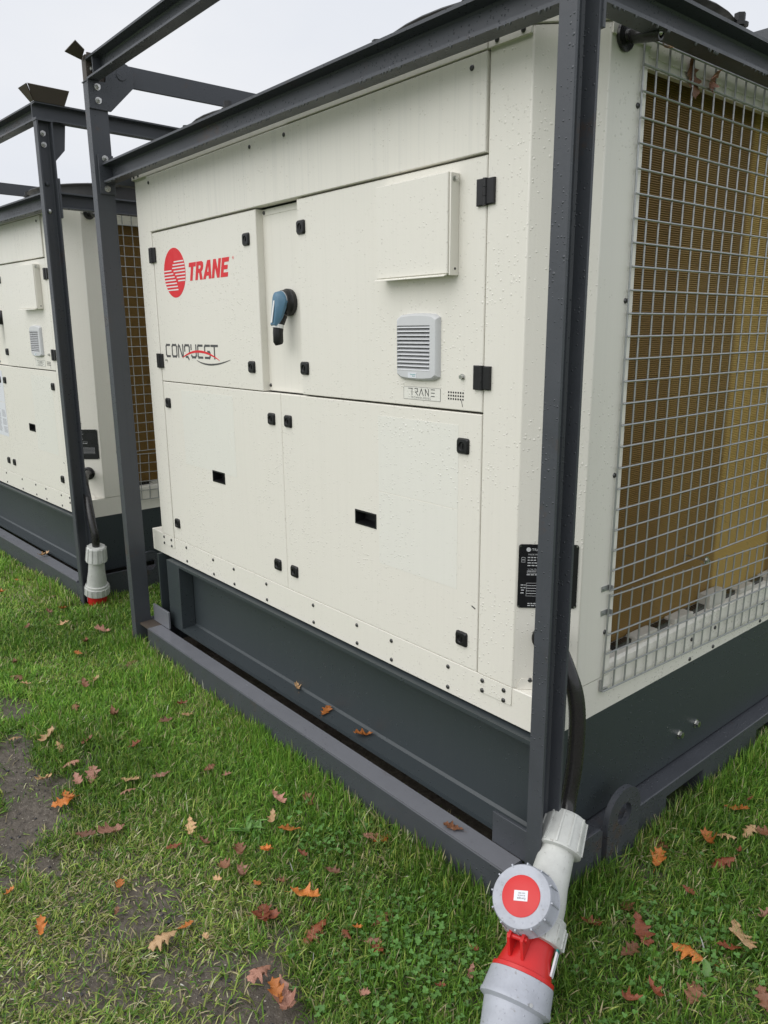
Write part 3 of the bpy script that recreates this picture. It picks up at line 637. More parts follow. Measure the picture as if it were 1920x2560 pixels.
# ---------------------------------------------------------------- steel lifting frame
def bolt_mesh():
    b = MB(); b.cyl((0, 0, 0), (.003, 0, 0), .0120, 16); b.cyl((.003, 0, 0), (.013, 0, 0), .0088, 6); b.cyl((.013, 0, 0), (.021, 0, 0), .0052, 10)
    m = b.mesh('bolt'); m.materials.append(MAT['bolt_zinc']); return m
BM = bolt_mesh()
def chan(yt, yw_, z0, z1, tf=.007, tw=.006):
    """C section, tips at yt, back of web at yw_, generic 2D (depth, height)"""
    s = 1 if yw_ > yt else -1
    return [(yt, z0), (yw_, z0), (yw_, z1), (yt, z1), (yt, z1-tf), (yw_-s*(tw+.004), z1-tf-.003), (yw_-s*tw, z1-tf-.008), (yw_-s*tw, z0+tf+.008), (yw_-s*(tw+.004), z0+tf+.003), (yt, z0+tf)]
def build_frame():
    Fm = empty('steel_frame')
    xl0, xl1, xr0, xr1, y0, y1, yb0, yb1 = -2.182, -2.138, .055, .093, -.131, -.060, D+.06, D+.13
    zt0, zt1, zm0, zm1 = 2.297, 2.370, 1.9355, 2.0065
    def bolt(par, p, rot=(0, 0, 0)): o = obj('bolt', BM, None, par); o.location = p; o.rotation_euler = rot
    for (xa, xb, ya, yb) in ((xl0, xl1, y0, y1), (xr1, xr0, y0, y1), (xl0, xl1, yb0, yb1), (xr1, xr0, yb0, yb1)):
        sec = [(p[0], p[1]) for p in chan(xa, xb, ya, yb)]
        b = MB(); b.prism(sec, 'z', -.03, zt0-.004 if xb < -1 else zt0-.004); obj('post', b, 'grey_steel', Fm, smooth=.5)
        b = MB(); b.box(min(xa, xb)-.004, max(xa, xb)+.002, ya-.003, yb+.003, zt0-.0039, zt0-.0005); obj('post_cap', b, 'grey_steel', Fm)
    # top rails
    b = MB(); b.prism(chan(y0, y0+.044, zt0, zt1), 'x', -2.1400, xr1-.0455); obj('top_rail', b, 'grey_steel', Fm, smooth=.5)
    b = MB(); b.prism(chan(yb1, yb1-.050, zt0, zt1), 'x', xl0+.008, xr1-.05); obj('top_rail', b, 'grey_steel', Fm, smooth=.5)
    b = MB(); b.prism(chan(xr1, xr1-.045, zt0, zt1), 'y', y0, yb1); obj('top_rail', b, 'grey_steel', Fm, smooth=.5)
    # flat swing bar on the left, with pivot gusset
    b = MB(); b.box(-2.158, -2.146, .0, yb1, 2.298, 2.3755); sb = obj('swing_bar', b, 'grey_steel', Fm, bevel=.002)
    def gusset(x0, x1, sgn):
        b = MB(); pts = [(-.133, 2.197), (-.050, 2.196), (.050, 2.297)]
        for i in range(8):
            a = R(-35+i*19); pts.append((.004+.048*math.cos(a), 2.331+.048*math.sin(a)))
        pts += [(-.048, 2.372), (-.065, 2.2955), (-.133, 2.2955)]
        b.prism(pts, 'x', x0, x1); g = obj('gusset_plate', b, 'grey_steel', Fm, bevel=.001)
        b = MB(); b.cyl((x0 if sgn < 0 else x1, .0, 2.331), ((x0-.004) if sgn < 0 else (x1+.0035), .0, 2.331), .019, 20); obj('pivot_pin', b, 'grey_steel', g, bevel=.001)
        for zz in (2.274, 2.227): bolt(g, (x1 if sgn > 0 else x1+.0005, -.098, zz-.004*0))
        return g
    gusset(-2.1378, -2.129, 1)
    # right gusset sits behind the web of the right post
    b = MB(); b.prism([(-.10, 2.14), (-.045, 2.14), (.0, 2.19), (.012, 2.2965), (-.10, 2.2965)], 'x', xr0-.008, xr0-.0003); g2 = obj('gusset_plate', b, 'grey_steel', Fm, bevel=.001)
    for zz in (2.247, 2.200): bolt(g2, (xr0+.006, -.096, zz))
    # end plates and stacking guides at the top corners
    b = MB(); b.box(xl0+.001, -2.1405, y0+.002, y0+.009, zt0, 2.383); obj('end_plate', b, 'rusty_steel', Fm)
    b = MB(); b.box(-2.1480, -2.1404, y0+.0095, y0+.078, zt0, 2.392); obj('end_plate', b, 'rusty_steel', Fm)
    bolt(Fm, (-2.1402, -.106, 2.338))
    b = MB(); b.box(-2.085, -2.079, y0+.004, y0+.0375, zt0+.0074, zt1-.0074); obj('stiffener', b, 'grey_steel', Fm)
    def flare(quad, t):
        q = [Vector(p) for p in quad]; n = (q[1]-q[0]).cross(q[3]-q[0]).normalized()*t
        m = MB(); m.loops([[tuple(p) for p in q], [tuple(p+n) for p in q]], True, True); obj('stacking_guide', m, 'rusty_steel', Fm)
    flare([(-2.1732, -.131, 2.373), (-2.1354, -.131, 2.3974), (-2.1156, -.170, 2.4165), (-2.1763, -.190, 2.3905)], .005)
    flare([(xr1, y0-.003, 2.371), (xr1, .0, 2.371), (xr1+.040, .01, 2.425), (xr1+.040, y0-.038, 2.425)], .005)
    flare([(xr0, y0, 2.371), (xr1, y0, 2.371), (xr1+.038, y0-.04, 2.425), (xr0-.02, y0-.04, 2.425)], .005)
    # mid beams at roof height
    for xs in ((-2.128, -1.6995), (-1.699, -.7), (-.6995, .054)):
        b = MB(); b.prism(chan(-.1045, -.060, zm0, zm1), 'x', *xs); obj('mid_beam', b, 'grey_steel', Fm, smooth=.5)
    b = MB(); b.box(-2.1376, -2.1285, -.1187, -.0585, 1.895, 2.037); ep = obj('end_plate', b, 'grey_steel', Fm, bevel=.001)
    for zz in (2.023, 1.914): bolt(ep, (-2.1285, -.092, zz))
    b = MB(); b.prism(chan(.0935, .050, zm0-.002, zm1-.004), 'y', -.0505, yb0); obj('mid_beam', b, 'grey_steel', Fm, smooth=.5)
    b = MB(); b.box(.052, .0965, -.0595, -.0508, 1.890, 2.06); ep = obj('end_plate', b, 'grey_steel', Fm, bevel=.001)
    for zz in (1.918, 2.035):
        b = MB(); b.lathe([(0, .011), (.004, .0105), (.008, .006), (.009, .001)], (.0612, -.097, zz), (1, 0, 0), 12); obj('bolt', b, 'grey_steel' if zz > 2 else 'bolt_zinc', Fm)
    for zz in (1.918, 2.035):
        b = MB(); b.cyl((.055, -.094, zz), (.042, -.094, zz), .0085, 6); obj('bolt', b, 'bolt_zinc', Fm)
    b = MB(); b.prism(chan(xl0, xl0+.044, zm0, zm1), 'y', y1+.002, yb0); obj('mid_beam', b, 'grey_steel', Fm, smooth=.5)
    b = MB(); b.prism(chan(yb0+.06, yb0+.015, zm0, zm1), 'x', -2.128, .054); obj('mid_beam', b, 'grey_steel', Fm, smooth=.5)
    # base rails
    b = MB(); b.box(-2.048, -.014, -.1175, -.0510, -.03, .1165); fr = obj('base_rail', b, 'grey_steel', Fm, bevel=.003)
    b = MB(); b.box(-2.044, -.018, -.1140, -.0545, .1166, .1180); obj('painted_sheen_face', b, 'wet_painted_sheen', fr)  # thin sheet, its paler colour stands in for sky sheen on the rail
    b = MB(); b.box(-2.137, -2.0485, -.112, -.0515, .1085, .1165); obj('rail_bracket', b, 'rusty_steel', Fm)
    b = MB(); b.box(-2.137, -2.0485, -.062, -.055, -.03, .1084); obj('rail_bracket', b, 'rusty_steel', Fm)
    b = MB(); b.box(-2.118, -1.965, -.0530, -.0445, .1182, .196); obj('lug_plate', b, 'wet_painted_sheen', Fm, bevel=.0012)  # same steel with sky sheen painted into its colour
    b = MB(); b.box(-.1125, -.0035, -.0535, -.0445, .1182, .203); obj('lug_plate', b, 'grey_steel', Fm, bevel=.0012)
    b = MB(); b.box(-.0135, .0545, -.1165, -.052, -.03, .1100); obj('rail_bracket', b, 'grey_steel', Fm)
    # right side rail with fork pockets
    def pocketrail(x0, x1, mat='grey_steel'):
        b = MB(); b.prism([(-.050, -.03), (.502, -.03), (.502, .080), (.7076, .080), (.7076, -.03), (1.06, -.03), (1.06, .08), (1.265, .08), (1.265, -.03), (yb0-.002, -.03), (yb0-.002, .1165), (-.050, .1165)], 'x', x0, x1); return obj('base_rail', b, mat, Fm, bevel=.003)
    pocketrail(-.0125, .050); pocketrail(-2.18, -2.12)
    b = MB(); b.box(-2.05, -.013, yb0+.005, yb0+.065, -.03, .1165); obj('base_rail', b, 'grey_steel', Fm)
    b = MB(); b.prism([(-.0505, -.03), (.172, -.03), (.172, .128), (.160, .142), (-.0505, .142)], 'x', .0505, .0590); obj('side_plate', b, 'grey_steel', Fm, bevel=.001)
    # lifting eye
    hy, hz, hr, rad = .2575, .146, .031, .0735; outer = []; inner = []
    n = 40
    for i in range(n):
        a = 2*math.pi*i/n; c_, s_ = math.cos(a), math.sin(a)
        if s_ >= 0: t = rad
        else: t = min(rad/abs(c_) if abs(c_) > 1e-6 else 9, (hz+.03)/abs(s_))
        outer.append((hy+c_*t, hz+s_*t)); inner.append((hy+c_*hr, hz+s_*hr))
    x0, x1 = .0505, .066
    b = MB(); lp = [[(x, *p) for p in L_] for x, L_ in ((x0, inner), (x0, outer), (x1, outer), (x1, inner), (x0, inner))]; b.loops(lp); obj('lifting_eye', b, 'grey_steel', Fm, smooth=.5)
    # rain drops hanging under the flanges
    b = MB(); rr_ = random.Random(5)
    for ax_, lo, hi, fx, zz, n in (('x', -2.10, .04, -.1030, zm0, 95), ('x', -2.15, .04, y0+.003, zt0, 40), ('y', -.04, 1.3, .0915, zm0-.002, 50), ('y', 0., 1.4, xr1-.002, zt0, 40)):
        for _ in range(n):
            t = rr_.uniform(lo, hi); r_ = rr_.uniform(.0016, .0034); o_ = (t, fx, zz) if ax_ == 'x' else (fx, t, zz)
            b.lathe([(0, r_), (r_*.9, r_*.95), (r_*1.7, r_*.55), (r_*2.0, r_*.1)], o_, (0, 0, -1), 6)
    dr_ = obj('hanging_drops', b, 'water_drop', Fm, smooth=1.5); dr_['kind'] = 'stuff'
    return Fm
frame = build_frame()
tag(frame, 'dark grey steel lifting frame standing around the chiller with the red round emblem', 'steel frame', 'dark grey steel lifting frames')

# second unit and frame: same make, standing in line beyond the first
unit2 = copy_tree(unit); unit2.location = (-2.978, -.020, -.006); unit2.rotation_euler = (-.0034, .00945, .05)
tag(unit2, 'cream chiller unit marked with a black number 5 above its nameplate', 'chiller unit', 'cream chiller units inside steel frames')
frame2 = copy_tree(frame); c5, s5 = math.cos(.05), math.sin(.05)
frame2.location = (-2.978+.061*c5-.0144*s5, -.020+.061*s5+.0144*c5, -.006); frame2.rotation_euler = (-.0034, .00945, .05)
tag(frame2, 'dark grey steel lifting frame standing around the chiller marked with number 5', 'steel frame', 'dark grey steel lifting frames')
# number 5 sticker
n5 = empty('number_sticker'); n5.parent = unit2; n5.location = (-CH, -.0015, 0); n5.rotation_euler = (0, 0, R(45))
b = MB(); x5, z5 = .030, .902
for k2, (p, q, w) in enumerate((((.10, 1.0), (.80, 1.0), .0062), ((.12, 1.0), (.10, .58), .003), ((.10, .58), (.35, .66), .0035), ((.35, .66), (.70, .58), .0045), ((.70, .58), (.86, .36), .0075), ((.86, .36), (.74, .12), .0070), ((.74, .12), (.45, .0), .0042), ((.45, .0), (.16, .06), .0035), ((.10, .12), (.20, .16), .0062))):
    b.seg((x5+p[0]*.030, z5+p[1]*.044), (x5+q[0]*.030, z5+q[1]*.044), w, -.0004, .0005+.00004*(k2 % 4))
obj('digit', b, 'plate_black', n5, smooth=0)
# instruction sheets on the second unit's lower left door
sh = empty('instruction_sheets'); sh.parent = unit2
b = MB(); b.box(-1.420, -1.096, -.0008, -.0001, .956, 1.146); obj('sheet', b, 'sheet_white', sh)
b = MB(); b.box(-1.420, -1.096, -.0008, -.0001, .745, .953); obj('sheet', b, 'sheet_white', sh)
kk = 0
for (xa, xb, za_, zb) in ((-1.175, -1.108, .865, .905), (-1.175, -1.108, .815, .850), (-1.165, -1.100, .765, .802), (-1.30, -1.20, .77, .91), (-1.41, -1.32, .77, .91)):
    z = zb; b = MB()
    while z > za_: b.seg((xa, z), (xb-random.uniform(0, .02), z), .0022, -.0008, .0003+.00003*(kk % 3)); z -= .0055; kk += 1
    o = obj('text_block', b, 'print_grey', sh, smooth=0); o['kind'] = 'stuff'
b = MB()
for i in range(26):
    x, z = random.uniform(-1.40, -1.12), random.uniform(.97, 1.13); a = random.uniform(0, 6.28); l_ = random.uniform(.008, .03)
    b.seg((x, z), (x+l_*math.cos(a)*.5, z+l_*math.sin(a)*.5), .0016, -.0008, .0003+.00003*(i % 7))
o = obj('line_drawing', b, 'print_grey', sh, smooth=0); o['kind'] = 'stuff'

# ---------------------------------------------------------------- cables and plugs
def ribs(mb, o, d, s0, s1, r0, r1, n, w, h):
    o = Vector(o); d = Vector(d).normalized(); a = d.orthogonal().normalized(); b_ = d.cross(a)
    for i in range(n):
        t = 2*math.pi*i/n; e = a*math.cos(t)+b_*math.sin(t); g = d.cross(e)*w/2
        p0, p1 = o+d*s0+e*(r0-.001), o+d*s1+e*(r1-.001)
        mb.loops([[tuple(p0-g), tuple(p0+g), tuple(p1+g), tuple(p1-g)], [tuple(p0-g+e*h), tuple(p0+g+e*h), tuple(p1+g+e*h), tuple(p1-g+e*h)]], True, True)
def smooth_path(pts, n=8):
    P = [Vector(p) for p in pts]; P = [P[0]*2-P[1]]+P+[P[-1]*2-P[-2]]; out = []
    for i in range(1, len(P)-2):
        for k in range(n):
            t = k/n; a, b, c, d = P[i-1:i+3]
            out.append(.5*((2*b)+(-a+c)*t+(2*a-5*b+4*c-d)*t*t+(-a+3*b-3*c+d)*t**3))
    out.append(P[-2]); return out
def plug(root, o, d, k=1., short=False):
    """five-pin inline plug: gland nut, body, locking ring; axis from o along d"""
    sc = lambda pr: [(s*k, r*k) for s, r in pr]
    b = MB(); b.lathe(sc([(0, .021), (.0, .044), (.006, .0490), (.010, .0500), (.078, .0545), (.080, .0555), (.086, .0555), (.088, .050)]), o, d, 36); ribs(b, o, d, .004*k, .082*k, .0485*k, .054*k, 12, .0045*k, .0050*k); obj('gland_nut', b, 'plug_white', root)
    b = MB(); b.lathe(sc([(.086, .0415), (.10, .0415), (.16, .045), (.20, .051), (.232, .053), (.236, .057), (.240, .057)]), o, d, 36); obj('plug_body', b, 'plug_white', root)
    b = MB(); b.lathe(sc([(.232, .0575), (.234, .0610), (.246, .0625), (.248, .0660), (.286, .0675), (.290, .0665), (.2905, .055)]), o, d, 40); ribs(b, o, d, .248*k, .288*k, .066*k, .0673*k, 16, .0035*k, .0038*k); obj('locking_ring', b, 'plug_white', root)
cableR = .0190
# near plug
P0 = Vector((.0899, -.03, .2846)); P1 = Vector((.1876, -.2971, .085)); dv = (P1-P0).normalized()
pl = empty('power_plug', (P0.x, P0.y, 0)); 
def under(root):
    for ch in root.children: ch.location = Vector(ch.location)-Vector(root.location)
plug(pl, P0, dv, .94)
b = MB(); b.tube(smooth_path([(-.075, .078, .655), (-.035, .035, .668), (.020, .000, .670), (.058, -.012, .630), (.0795, -.008, .575), (.0850, -.003, .505), (.0830, -.003, .400), (.0790, -.012, .320), P0+dv*.012]), cableR, 16); obj('cable', b, 'black_rubber', pl)
under(pl)
tag(pl, 'large pale grey plug on a thick black cable by the post of the emblem chiller', 'plug', 'power plugs on black cables')
# coupled connector: red sleeve, grey collar and shell, flap lid
cn = empty('cable_connector', (P1.x, P1.y, 0)); LN = (P1-P0).length
b = MB(); b.lathe([(.262, .0475), (.30, .0480), (LN-.012, .0580), (LN-.010, .0640), (LN-.002, .0645), (LN, .060)], P0, dv, 40); red = obj('red_sleeve', b, 'plug_red', cn)
mid = P0+dv*.215; ld = Vector((.1546, -.2674, .2441))
side = ld-mid; side = (side-dv*side.dot(dv)).normalized(); tang = dv.cross(side)
for sgn in (-1, 1):
    b = MB(); base = P0+tang*sgn*.0145
    q = [base+dv*.280+side*.045, base+dv*.280+side*.080, base+dv*.300+side*.083, base+dv*(LN-.022)+side*.055]
    b.loops([[tuple(p-tang*.003) for p in q], [tuple(p+tang*.003) for p in q]], True, True); obj('hinge_lug', b, 'plug_red', red)
b = MB(); b.cyl(P0+dv*.292+side*.072-tang*.022, P0+dv*.292+side*.072+tang*.022, .005, 12); obj('hinge_pin', b, 'plug_red', red)
b = MB(); b.lathe([(LN-.003, .0600), (LN-.001, .0655), (LN+.040, .0705), (LN+.043, .0725), (LN+.050, .0725), (LN+.052, .0690), (LN+.056, .0615), (LN+.11, .0520), (LN+.16, .0460), (LN+.20, .0430)], P0, dv, 40)
shl = obj('grey_shell', b, 'plug_grey', cn)
b = MB(); b.lathe([(LN+.185, .048), (LN+.19, .052), (LN+.25, .047), (LN+.255, .03)], P0, dv, 36); ribs(b, P0, dv, LN+.188, LN+.25, .051, .046, 12, .0045, .005); obj('gland_nut', b, 'plug_grey', cn)
e0 = P0+dv*(LN+.25)
b = MB(); b.tube(smooth_path([e0, e0+dv*.06, Vector((e0.x+.10, e0.y-.22, .024)), Vector((e0.x+.25, e0.y-.6, .020)), Vector((e0.x+.3, e0.y-1.2, .018)), Vector((e0.x-.1, e0.y-2.0, .018))]), cableR, 12); obj('cable', b, 'black_rubber', cn)
e = P0+dv*(LN+.047)+(-cf-dv*(-cf).dot(dv)).normalized()*.0725
b = MB(); b.cyl(e, e+(e-(P0+dv*(LN+.047))).normalized()*.004, .004, 8); obj('shell_screw', b, 'bolt_zinc', shl)
b = MB(); tr = (cr-dv*cr.dot(dv)).normalized(); ang = math.atan2(0, 1)
nrm = (tr*.92+(-cf-dv*(-cf).dot(dv)).normalized()*.40).normalized(); tn = dv.cross(nrm)
pc = P0+dv*(LN-.050)+nrm*.0565
def decal(s0, s1, w0, w1, lift, name, mat):
    q = [pc+dv*s0+tn*w0, pc+dv*s1+tn*w0, pc+dv*s1+tn*w1, pc+dv*s0+tn*w1]
    m = MB(); m.loops([[tuple(p-nrm*.003) for p in q], [tuple(p+nrm*lift) for p in q]], True, True); obj(name, m, mat, red)
decal(-.020, .028, -.009, .009, .0008, 'rating_label', 'sheet_white'); decal(-.034, -.019, -.009, .009, .0008, 'green_label', 'teal_print')
# lid: ray through its place in front of the plug body
nl = (CAM-ld).normalized(); nl = (nl+Vector(cr)*-.42-Vector(cdn)*.40).normalized()
b = MB(); b.lathe([(-.048, .056), (-.048, .0665), (-.042, .0690), (-.038, .0660), (-.004, .0635), (0, .0610), (.0008, .0420)], ld, nl, 44); ribs(b, ld, nl, -.044, -.001, .0650, .0630, 12, .003, .0042); lid = obj('flap_lid', b, 'plug_grey', cn)
b = MB(); b.lathe([(-.002, .0405), (.0016, .0405), (.0024, .0390)], ld, nl, 40); obj('red_disc', b, 'plug_red', lid)
lx = (cr-nl*cr.dot(nl)).normalized(); ly = nl.cross(lx); ca, sa = math.cos(R(-12)), math.sin(R(-12)); lx, ly = lx*ca+ly*sa, ly*ca-lx*sa
b = MB(); q = [ld+nl*.0024+lx*a_+ly*b_ for a_, b_ in ((-.0145, -.010), (.0145, -.010), (.0145, .010), (-.0145, .010))]; b.loops([[tuple(p-nl*.001) for p in q], [tuple(p+nl*.0006) for p in q]], True, True); obj('lid_label', b, 'sheet_white', lid)
def lidtext(s, size, x, y): obj('lettering', textmesh(s, size, .0001, lambda v: ld+nl*(.0032+v.z)-lx*(x+v.x)-ly*(y+v.y)), 'letter_grey', lid)
lidtext('Europa', .0062, -.0105, .0035); lidtext('3P+N+E 6h', .0034, -.0095, -.0015); lidtext('125A 400V', .0034, -.0095, -.006)
under(cn)
tag(cn, 'red and grey cable connector with a round red-faced flap lid lying on the grass', 'connector')
# hanging plug of the second unit
Q0 = Vector((-2.752, -.060, .3270)); Q1 = Vector((-2.820, -.060, .0130)); dq = (Q1-Q0).normalized(); kq = .92
p2 = empty('power_plug', (Q0.x, Q0.y, 0))
plug(p2, Q0, dq, kq)
b = MB(); b.lathe([(.27, .0485), (.318, .0475), (.320, .0455), (.338, .0455), (.339, .042)], Q0, dq, 36); obj('red_skirt', b, 'plug_red', p2)
b = MB(); fr_ = (-cf-dq*(-cf).dot(dq)).normalized(); fr_ = (fr_*.45-Vector(cr)*.9).normalized(); fr_ = (fr_-dq*fr_.dot(dq)).normalized(); tq = dq.cross(fr_); c_ = Q0+dq*.296+fr_*.0475
q = [c_+dq*a_+tq*b_ for a_, b_ in ((-.01, -.008), (.012, -.008), (.012, .008), (-.01, .008))]; b.loops([[tuple(p-fr_*.003) for p in q], [tuple(p+fr_*.0008) for p in q]], True, True); obj('rating_label', b, 'sheet_white', p2)
b = MB(); b.tube(smooth_path([(-3.045, .060, .650), (-2.985, .005, .650), (-2.900, -.035, .625), (-2.830, -.052, .560), (-2.775, -.062, .470), (-2.748, -.062, .390), Q0+dq*.012]), cableR, 14); obj('cable', b, 'black_rubber', p2)
under(p2)
tag(p2, 'pale grey plug with a red skirt hanging from the chiller marked with number 5', 'plug', 'power plugs on black cables')

# ---------------------------------------------------------------- leaves
def px2ground(u, v, z=0.):
    d = cr*((u-960)/1908.02)+cdn*((v-1280)/1908.02)+cf
    t = (z-CAM.z)/d.z; return CAM+d*t
def leaf_mesh(seed, curl, lobes=4, aspect=.42):
    r = random.Random(seed); n = 22; cols = (-1, -.5, 0, .5, 1); vs, fs = [], []
    for i in range(n+1):
        t = i/n; env = (math.sin(math.pi*min(1, t*.96+.03)))**.75*(.55+.75*t if t < .72 else 1.09-.9*(t-.72))
        lob = .60+.40*math.cos(2*math.pi*(t*lobes-.45))
        for c in cols:
            w = aspect*env*(lob if abs(c) == 1 else 1)*(.8 if abs(c) == 1 else .9)
            w = max(w, .004)
            x = c*w*(1+.10*r.uniform(-1, 1)); y = t-.5+abs(c)*.06*lob*env
            z = curl*(x*x*3.2+(t-.5)**2*.8)+.035*math.sin(t*9+seed)*abs(c)+.02*r.uniform(-1, 1)*abs(c)
            vs.append((x, y, z))
    for i in range(n):
        for j in range(4): a = i*5+j; fs.append((a, a+1, a+6, a+5))
    o = len(vs); vs += [(-.006, -.68, -.01), (.006, -.68, -.01), (.006, -.48, .01), (-.006, -.48, .01)]; fs.append((o, o+1, o+2, o+3))
    m = bpy.data.meshes.new('oak_leaf'); m.from_pydata(vs, [], fs); m.shade_smooth(); return m
LM = {}
for mat in ('leaf_orange', 'leaf_tan', 'leaf_brown', 'leaf_red', 'leaf_pink', 'leaf_green'):
    for s_, cu in ((1, .25), (2, .8), (3, -.5), (4, 1.5)):
        m = leaf_mesh(s_, cu, 4 if s_ % 2 else 3, .44 if s_ != 4 else .36); m.materials.append(MAT[mat]); LM[mat, s_] = m
CN = {'o': ('leaf_orange', 'orange'), 't': ('leaf_tan', 'pale tan'), 'b': ('leaf_brown', 'brown'), 'r': ('leaf_red', 'dark red'), 'p': ('leaf_pink', 'pinkish brown')}
A_ = lambda x, y: (.42194*x, 1400+.42194*y); B_ = lambda x, y: (.42194*x, 1950+.42194*y); C_ = lambda x, y: (600+.3918*x, 1900+.3918*y); D_ = lambda x, y: (1400+.3134*x, 1900+.3134*y)
LV = []
for f_, s_ in ((A_, 'p605,420,9 t375,395,8 b165,405,6 r515,500,7 o465,563,5 b780,612,6 t565,710,5 t155,745,5 b505,745,7 b440,870,8 b675,930,9 b985,965,6 r1080,860,5 t1110,920,5 t290,1058,10 t355,1100,7 t90,1053,5 b520,1070,6 r800,1095,6 p415,1200,7 t260,1305,8 p545,1270,9 p465,1310,7 t770,1295,8 p755,1360,6 o400,1400,8 p955,1275,7 b1240,1240,5 p1340,1268,4 o115,108,6 b180,125,6 p320,220,5 o370,290,6 b295,315,7 b90,615,7 b100,690,9 o10,200,6'),
               (B_, 'o375,125,8 p650,300,10 b510,330,7 t1130,262,7 r1030,395,5 b1210,360,5 b1340,520,7 p1430,550,8 t1300,600,4 o705,620,5 b1420,430,7 o1580,410,4 o1100,855,5 t960,950,8 o245,900,6 o55,680,4 r1570,800,8 o1640,1270,7 p1540,1145,8 b690,790,3 t1225,935,4'),
               (C_, 'p245,260,7 b440,275,8 o315,445,8 t210,370,6 o170,572,4 r400,615,4 p840,500,7 o905,500,7 b1190,595,5 o415,880,9 r155,985,8 r475,1090,9 r680,1125,4 o745,1095,3 b915,990,9 p840,1155,5 r880,1210,6 p300,1545,12 p790,1475,4 b595,715,5 o110,800,4 b270,770,5 p1475,1340,4 r1490,1190,4 r1275,1445,3'),
               (D_, 'o1410,385,8 o1005,450,3 r1520,310,3 t1510,575,7 t1310,610,7 b1640,590,7 o1180,675,9 b780,670,8 o775,820,8 r1300,820,8 r1435,750,4 r1025,1060,4 r240,1310,6 r650,1395,10 b540,1190,7 b550,1540,7 o1050,1555,10 t1440,1430,12 r1345,1510,6 r750,1860,6 b1060,1860,8 r550,1925,6 p1640,1240,5 b1640,1910,7')):
    for tok in s_.split():
        x, y, sz = tok[1:].split(','); LV.append((tok[0], f_(float(x), float(y)), float(sz)/100))
for i, (c_, (u, v), sz) in enumerate(LV):
    r = random.Random(100+i); p = px2ground(u, v, .022); mat, cn_ = CN[c_]; vi = r.choice((1, 2, 3, 4))
    o = obj('oak_leaf', LM[mat, vi], None); s = sz*.86; o.scale = (s, s, s); o.location = (p.x, p.y, float(gz(p.x, p.y))+r.uniform(.020, .034)); o.rotation_euler = (r.uniform(-.35, .35), r.uniform(-.35, .35), r.uniform(0, 6.28))
    size = 'small' if sz < .055 else ('large' if sz > .085 else 'mid-sized')
    shape = {1: 'flat', 2: 'cupped', 3: 'arched', 4: 'curled'}[vi]
    if u > 1400: where = 'by the lifting eye' if v < 2200 else 'on the grass past the connector'
    elif u < 300 and v > 1780: where = 'at the bare soil patch'
    elif v < 1660: where = 'near the hanging plug'
    elif abs(v-(1600+.70*(u-345))) < 130: where = 'close to the long base rail'
    else: where = 'on the open lawn' if v < 2300 else 'on the thin worn lawn'
    tag(o, f'{size} {shape} {cn_} oak leaf {where}', 'leaf', f'{size} {shape} {cn_} oak leaves {where}')
def HANG(a): return (Matrix(((0, 0, 1), (-1, 0, 0), (0, -1, 0))).to_4x4() @ Matrix.Rotation(a, 4, 'Z')).to_euler()
def setleaf(name_label, mat, vi, loc, rot, s, group=None):
    o = obj('oak_leaf', LM[mat, vi], None); o.location = loc; o.rotation_euler = rot; o.scale = (s, s, s); tag(o, name_label, 'leaf', group)
def onz(u, v, z): return px2ground(u, v, z)
z8 = lambda x, y: (300+.42194*x, 1250+.42194*y)
p = onz(*z8(1050, 1120), .136); setleaf('pale shrivelled oak leaf lying on the green beam ledge, the farther from the cable', 'leaf_tan', 4, (p.x, p.y, .139), (0.1, .2, 1.2), .05)
p = onz(*z8(1220, 1255), .136); setleaf('bright orange oak leaf lying on the green beam ledge, middle of three', 'leaf_orange', 1, (p.x, p.y, .139), (.1, .0, .5), .062)
p = onz(*z8(1440, 1395), .136); setleaf('bright orange oak leaf lying on the green beam ledge, nearest the cable', 'leaf_orange', 2, (p.x, p.y, .139), (.1, .1, 2.5), .062)
p = onz(*C_(1360, 435), .120); setleaf('brown oak leaf lying on top of the long grey base rail', 'leaf_brown', 1, (p.x, p.y, .123), (0, .1, 1.9), .058)
p = onz(.4296*255, 600+.4296*1840, .12); setleaf('curled tan oak leaf lying on the base rail of the number 5 frame', 'leaf_tan', 4, (p.x, p.y, .125), (0, 0, .3), .075)
setleaf('large brown oak leaf caught behind the top of the wire mesh', 'leaf_brown', 1, (.0045, .417, 1.918), HANG(.35), .095)
setleaf('crumpled wet brown oak leaf stuck in the top of the wire mesh', 'leaf_pink', 4, (.0045, .497, 1.920), HANG(-.6), .065)
setleaf('shrivelled oak leaf scrap on the mesh corner by the rubber stop', 'leaf_tan', 4, (.010, .293, 1.950), (R(20), R(60), R(10)), .045)

# ---------------------------------------------------------------- grass, clover, stones
bare = []
for u, v, rx, ry, a, st_ in ((40, 1860, .34, .12, -.25, .97), (70, 2000, .24, .12, -.2, .97), (40, 2100, .22, .12, -.3, 1.), (120, 2175, .14, .09, 0, .97), (60, 1930, .2, .1, 0, .95), (20, 2200, .1, .08, 0, .9), (215, 1895, .09, .05, 0, .7), (330, 2250, .16, .09, 0, .55), (520, 2440, .13, .09, 0, .75), (680, 2510, .14, .08, 0, .85), (420, 2390, .10, .07, 0, .6), (560, 2530, .16, .06, 0, .8), (1545, 2160, .075, .06, 0, .8), (1620, 2190, .06, .04, 0, .8), (1650, 2270, .05, .03, 0, .7), (400, 2280, .08, .06, 0, .5), (610, 2170, .05, .03, 0, .6), (690, 2330, .06, .05, 0, .6), (250, 2480, .2, .1, 0, .35), (640, 2420, .05, .04, 0, .8)):
    p = px2ground(u, v); bare.append((p.x, p.y, rx, ry, a, st_))
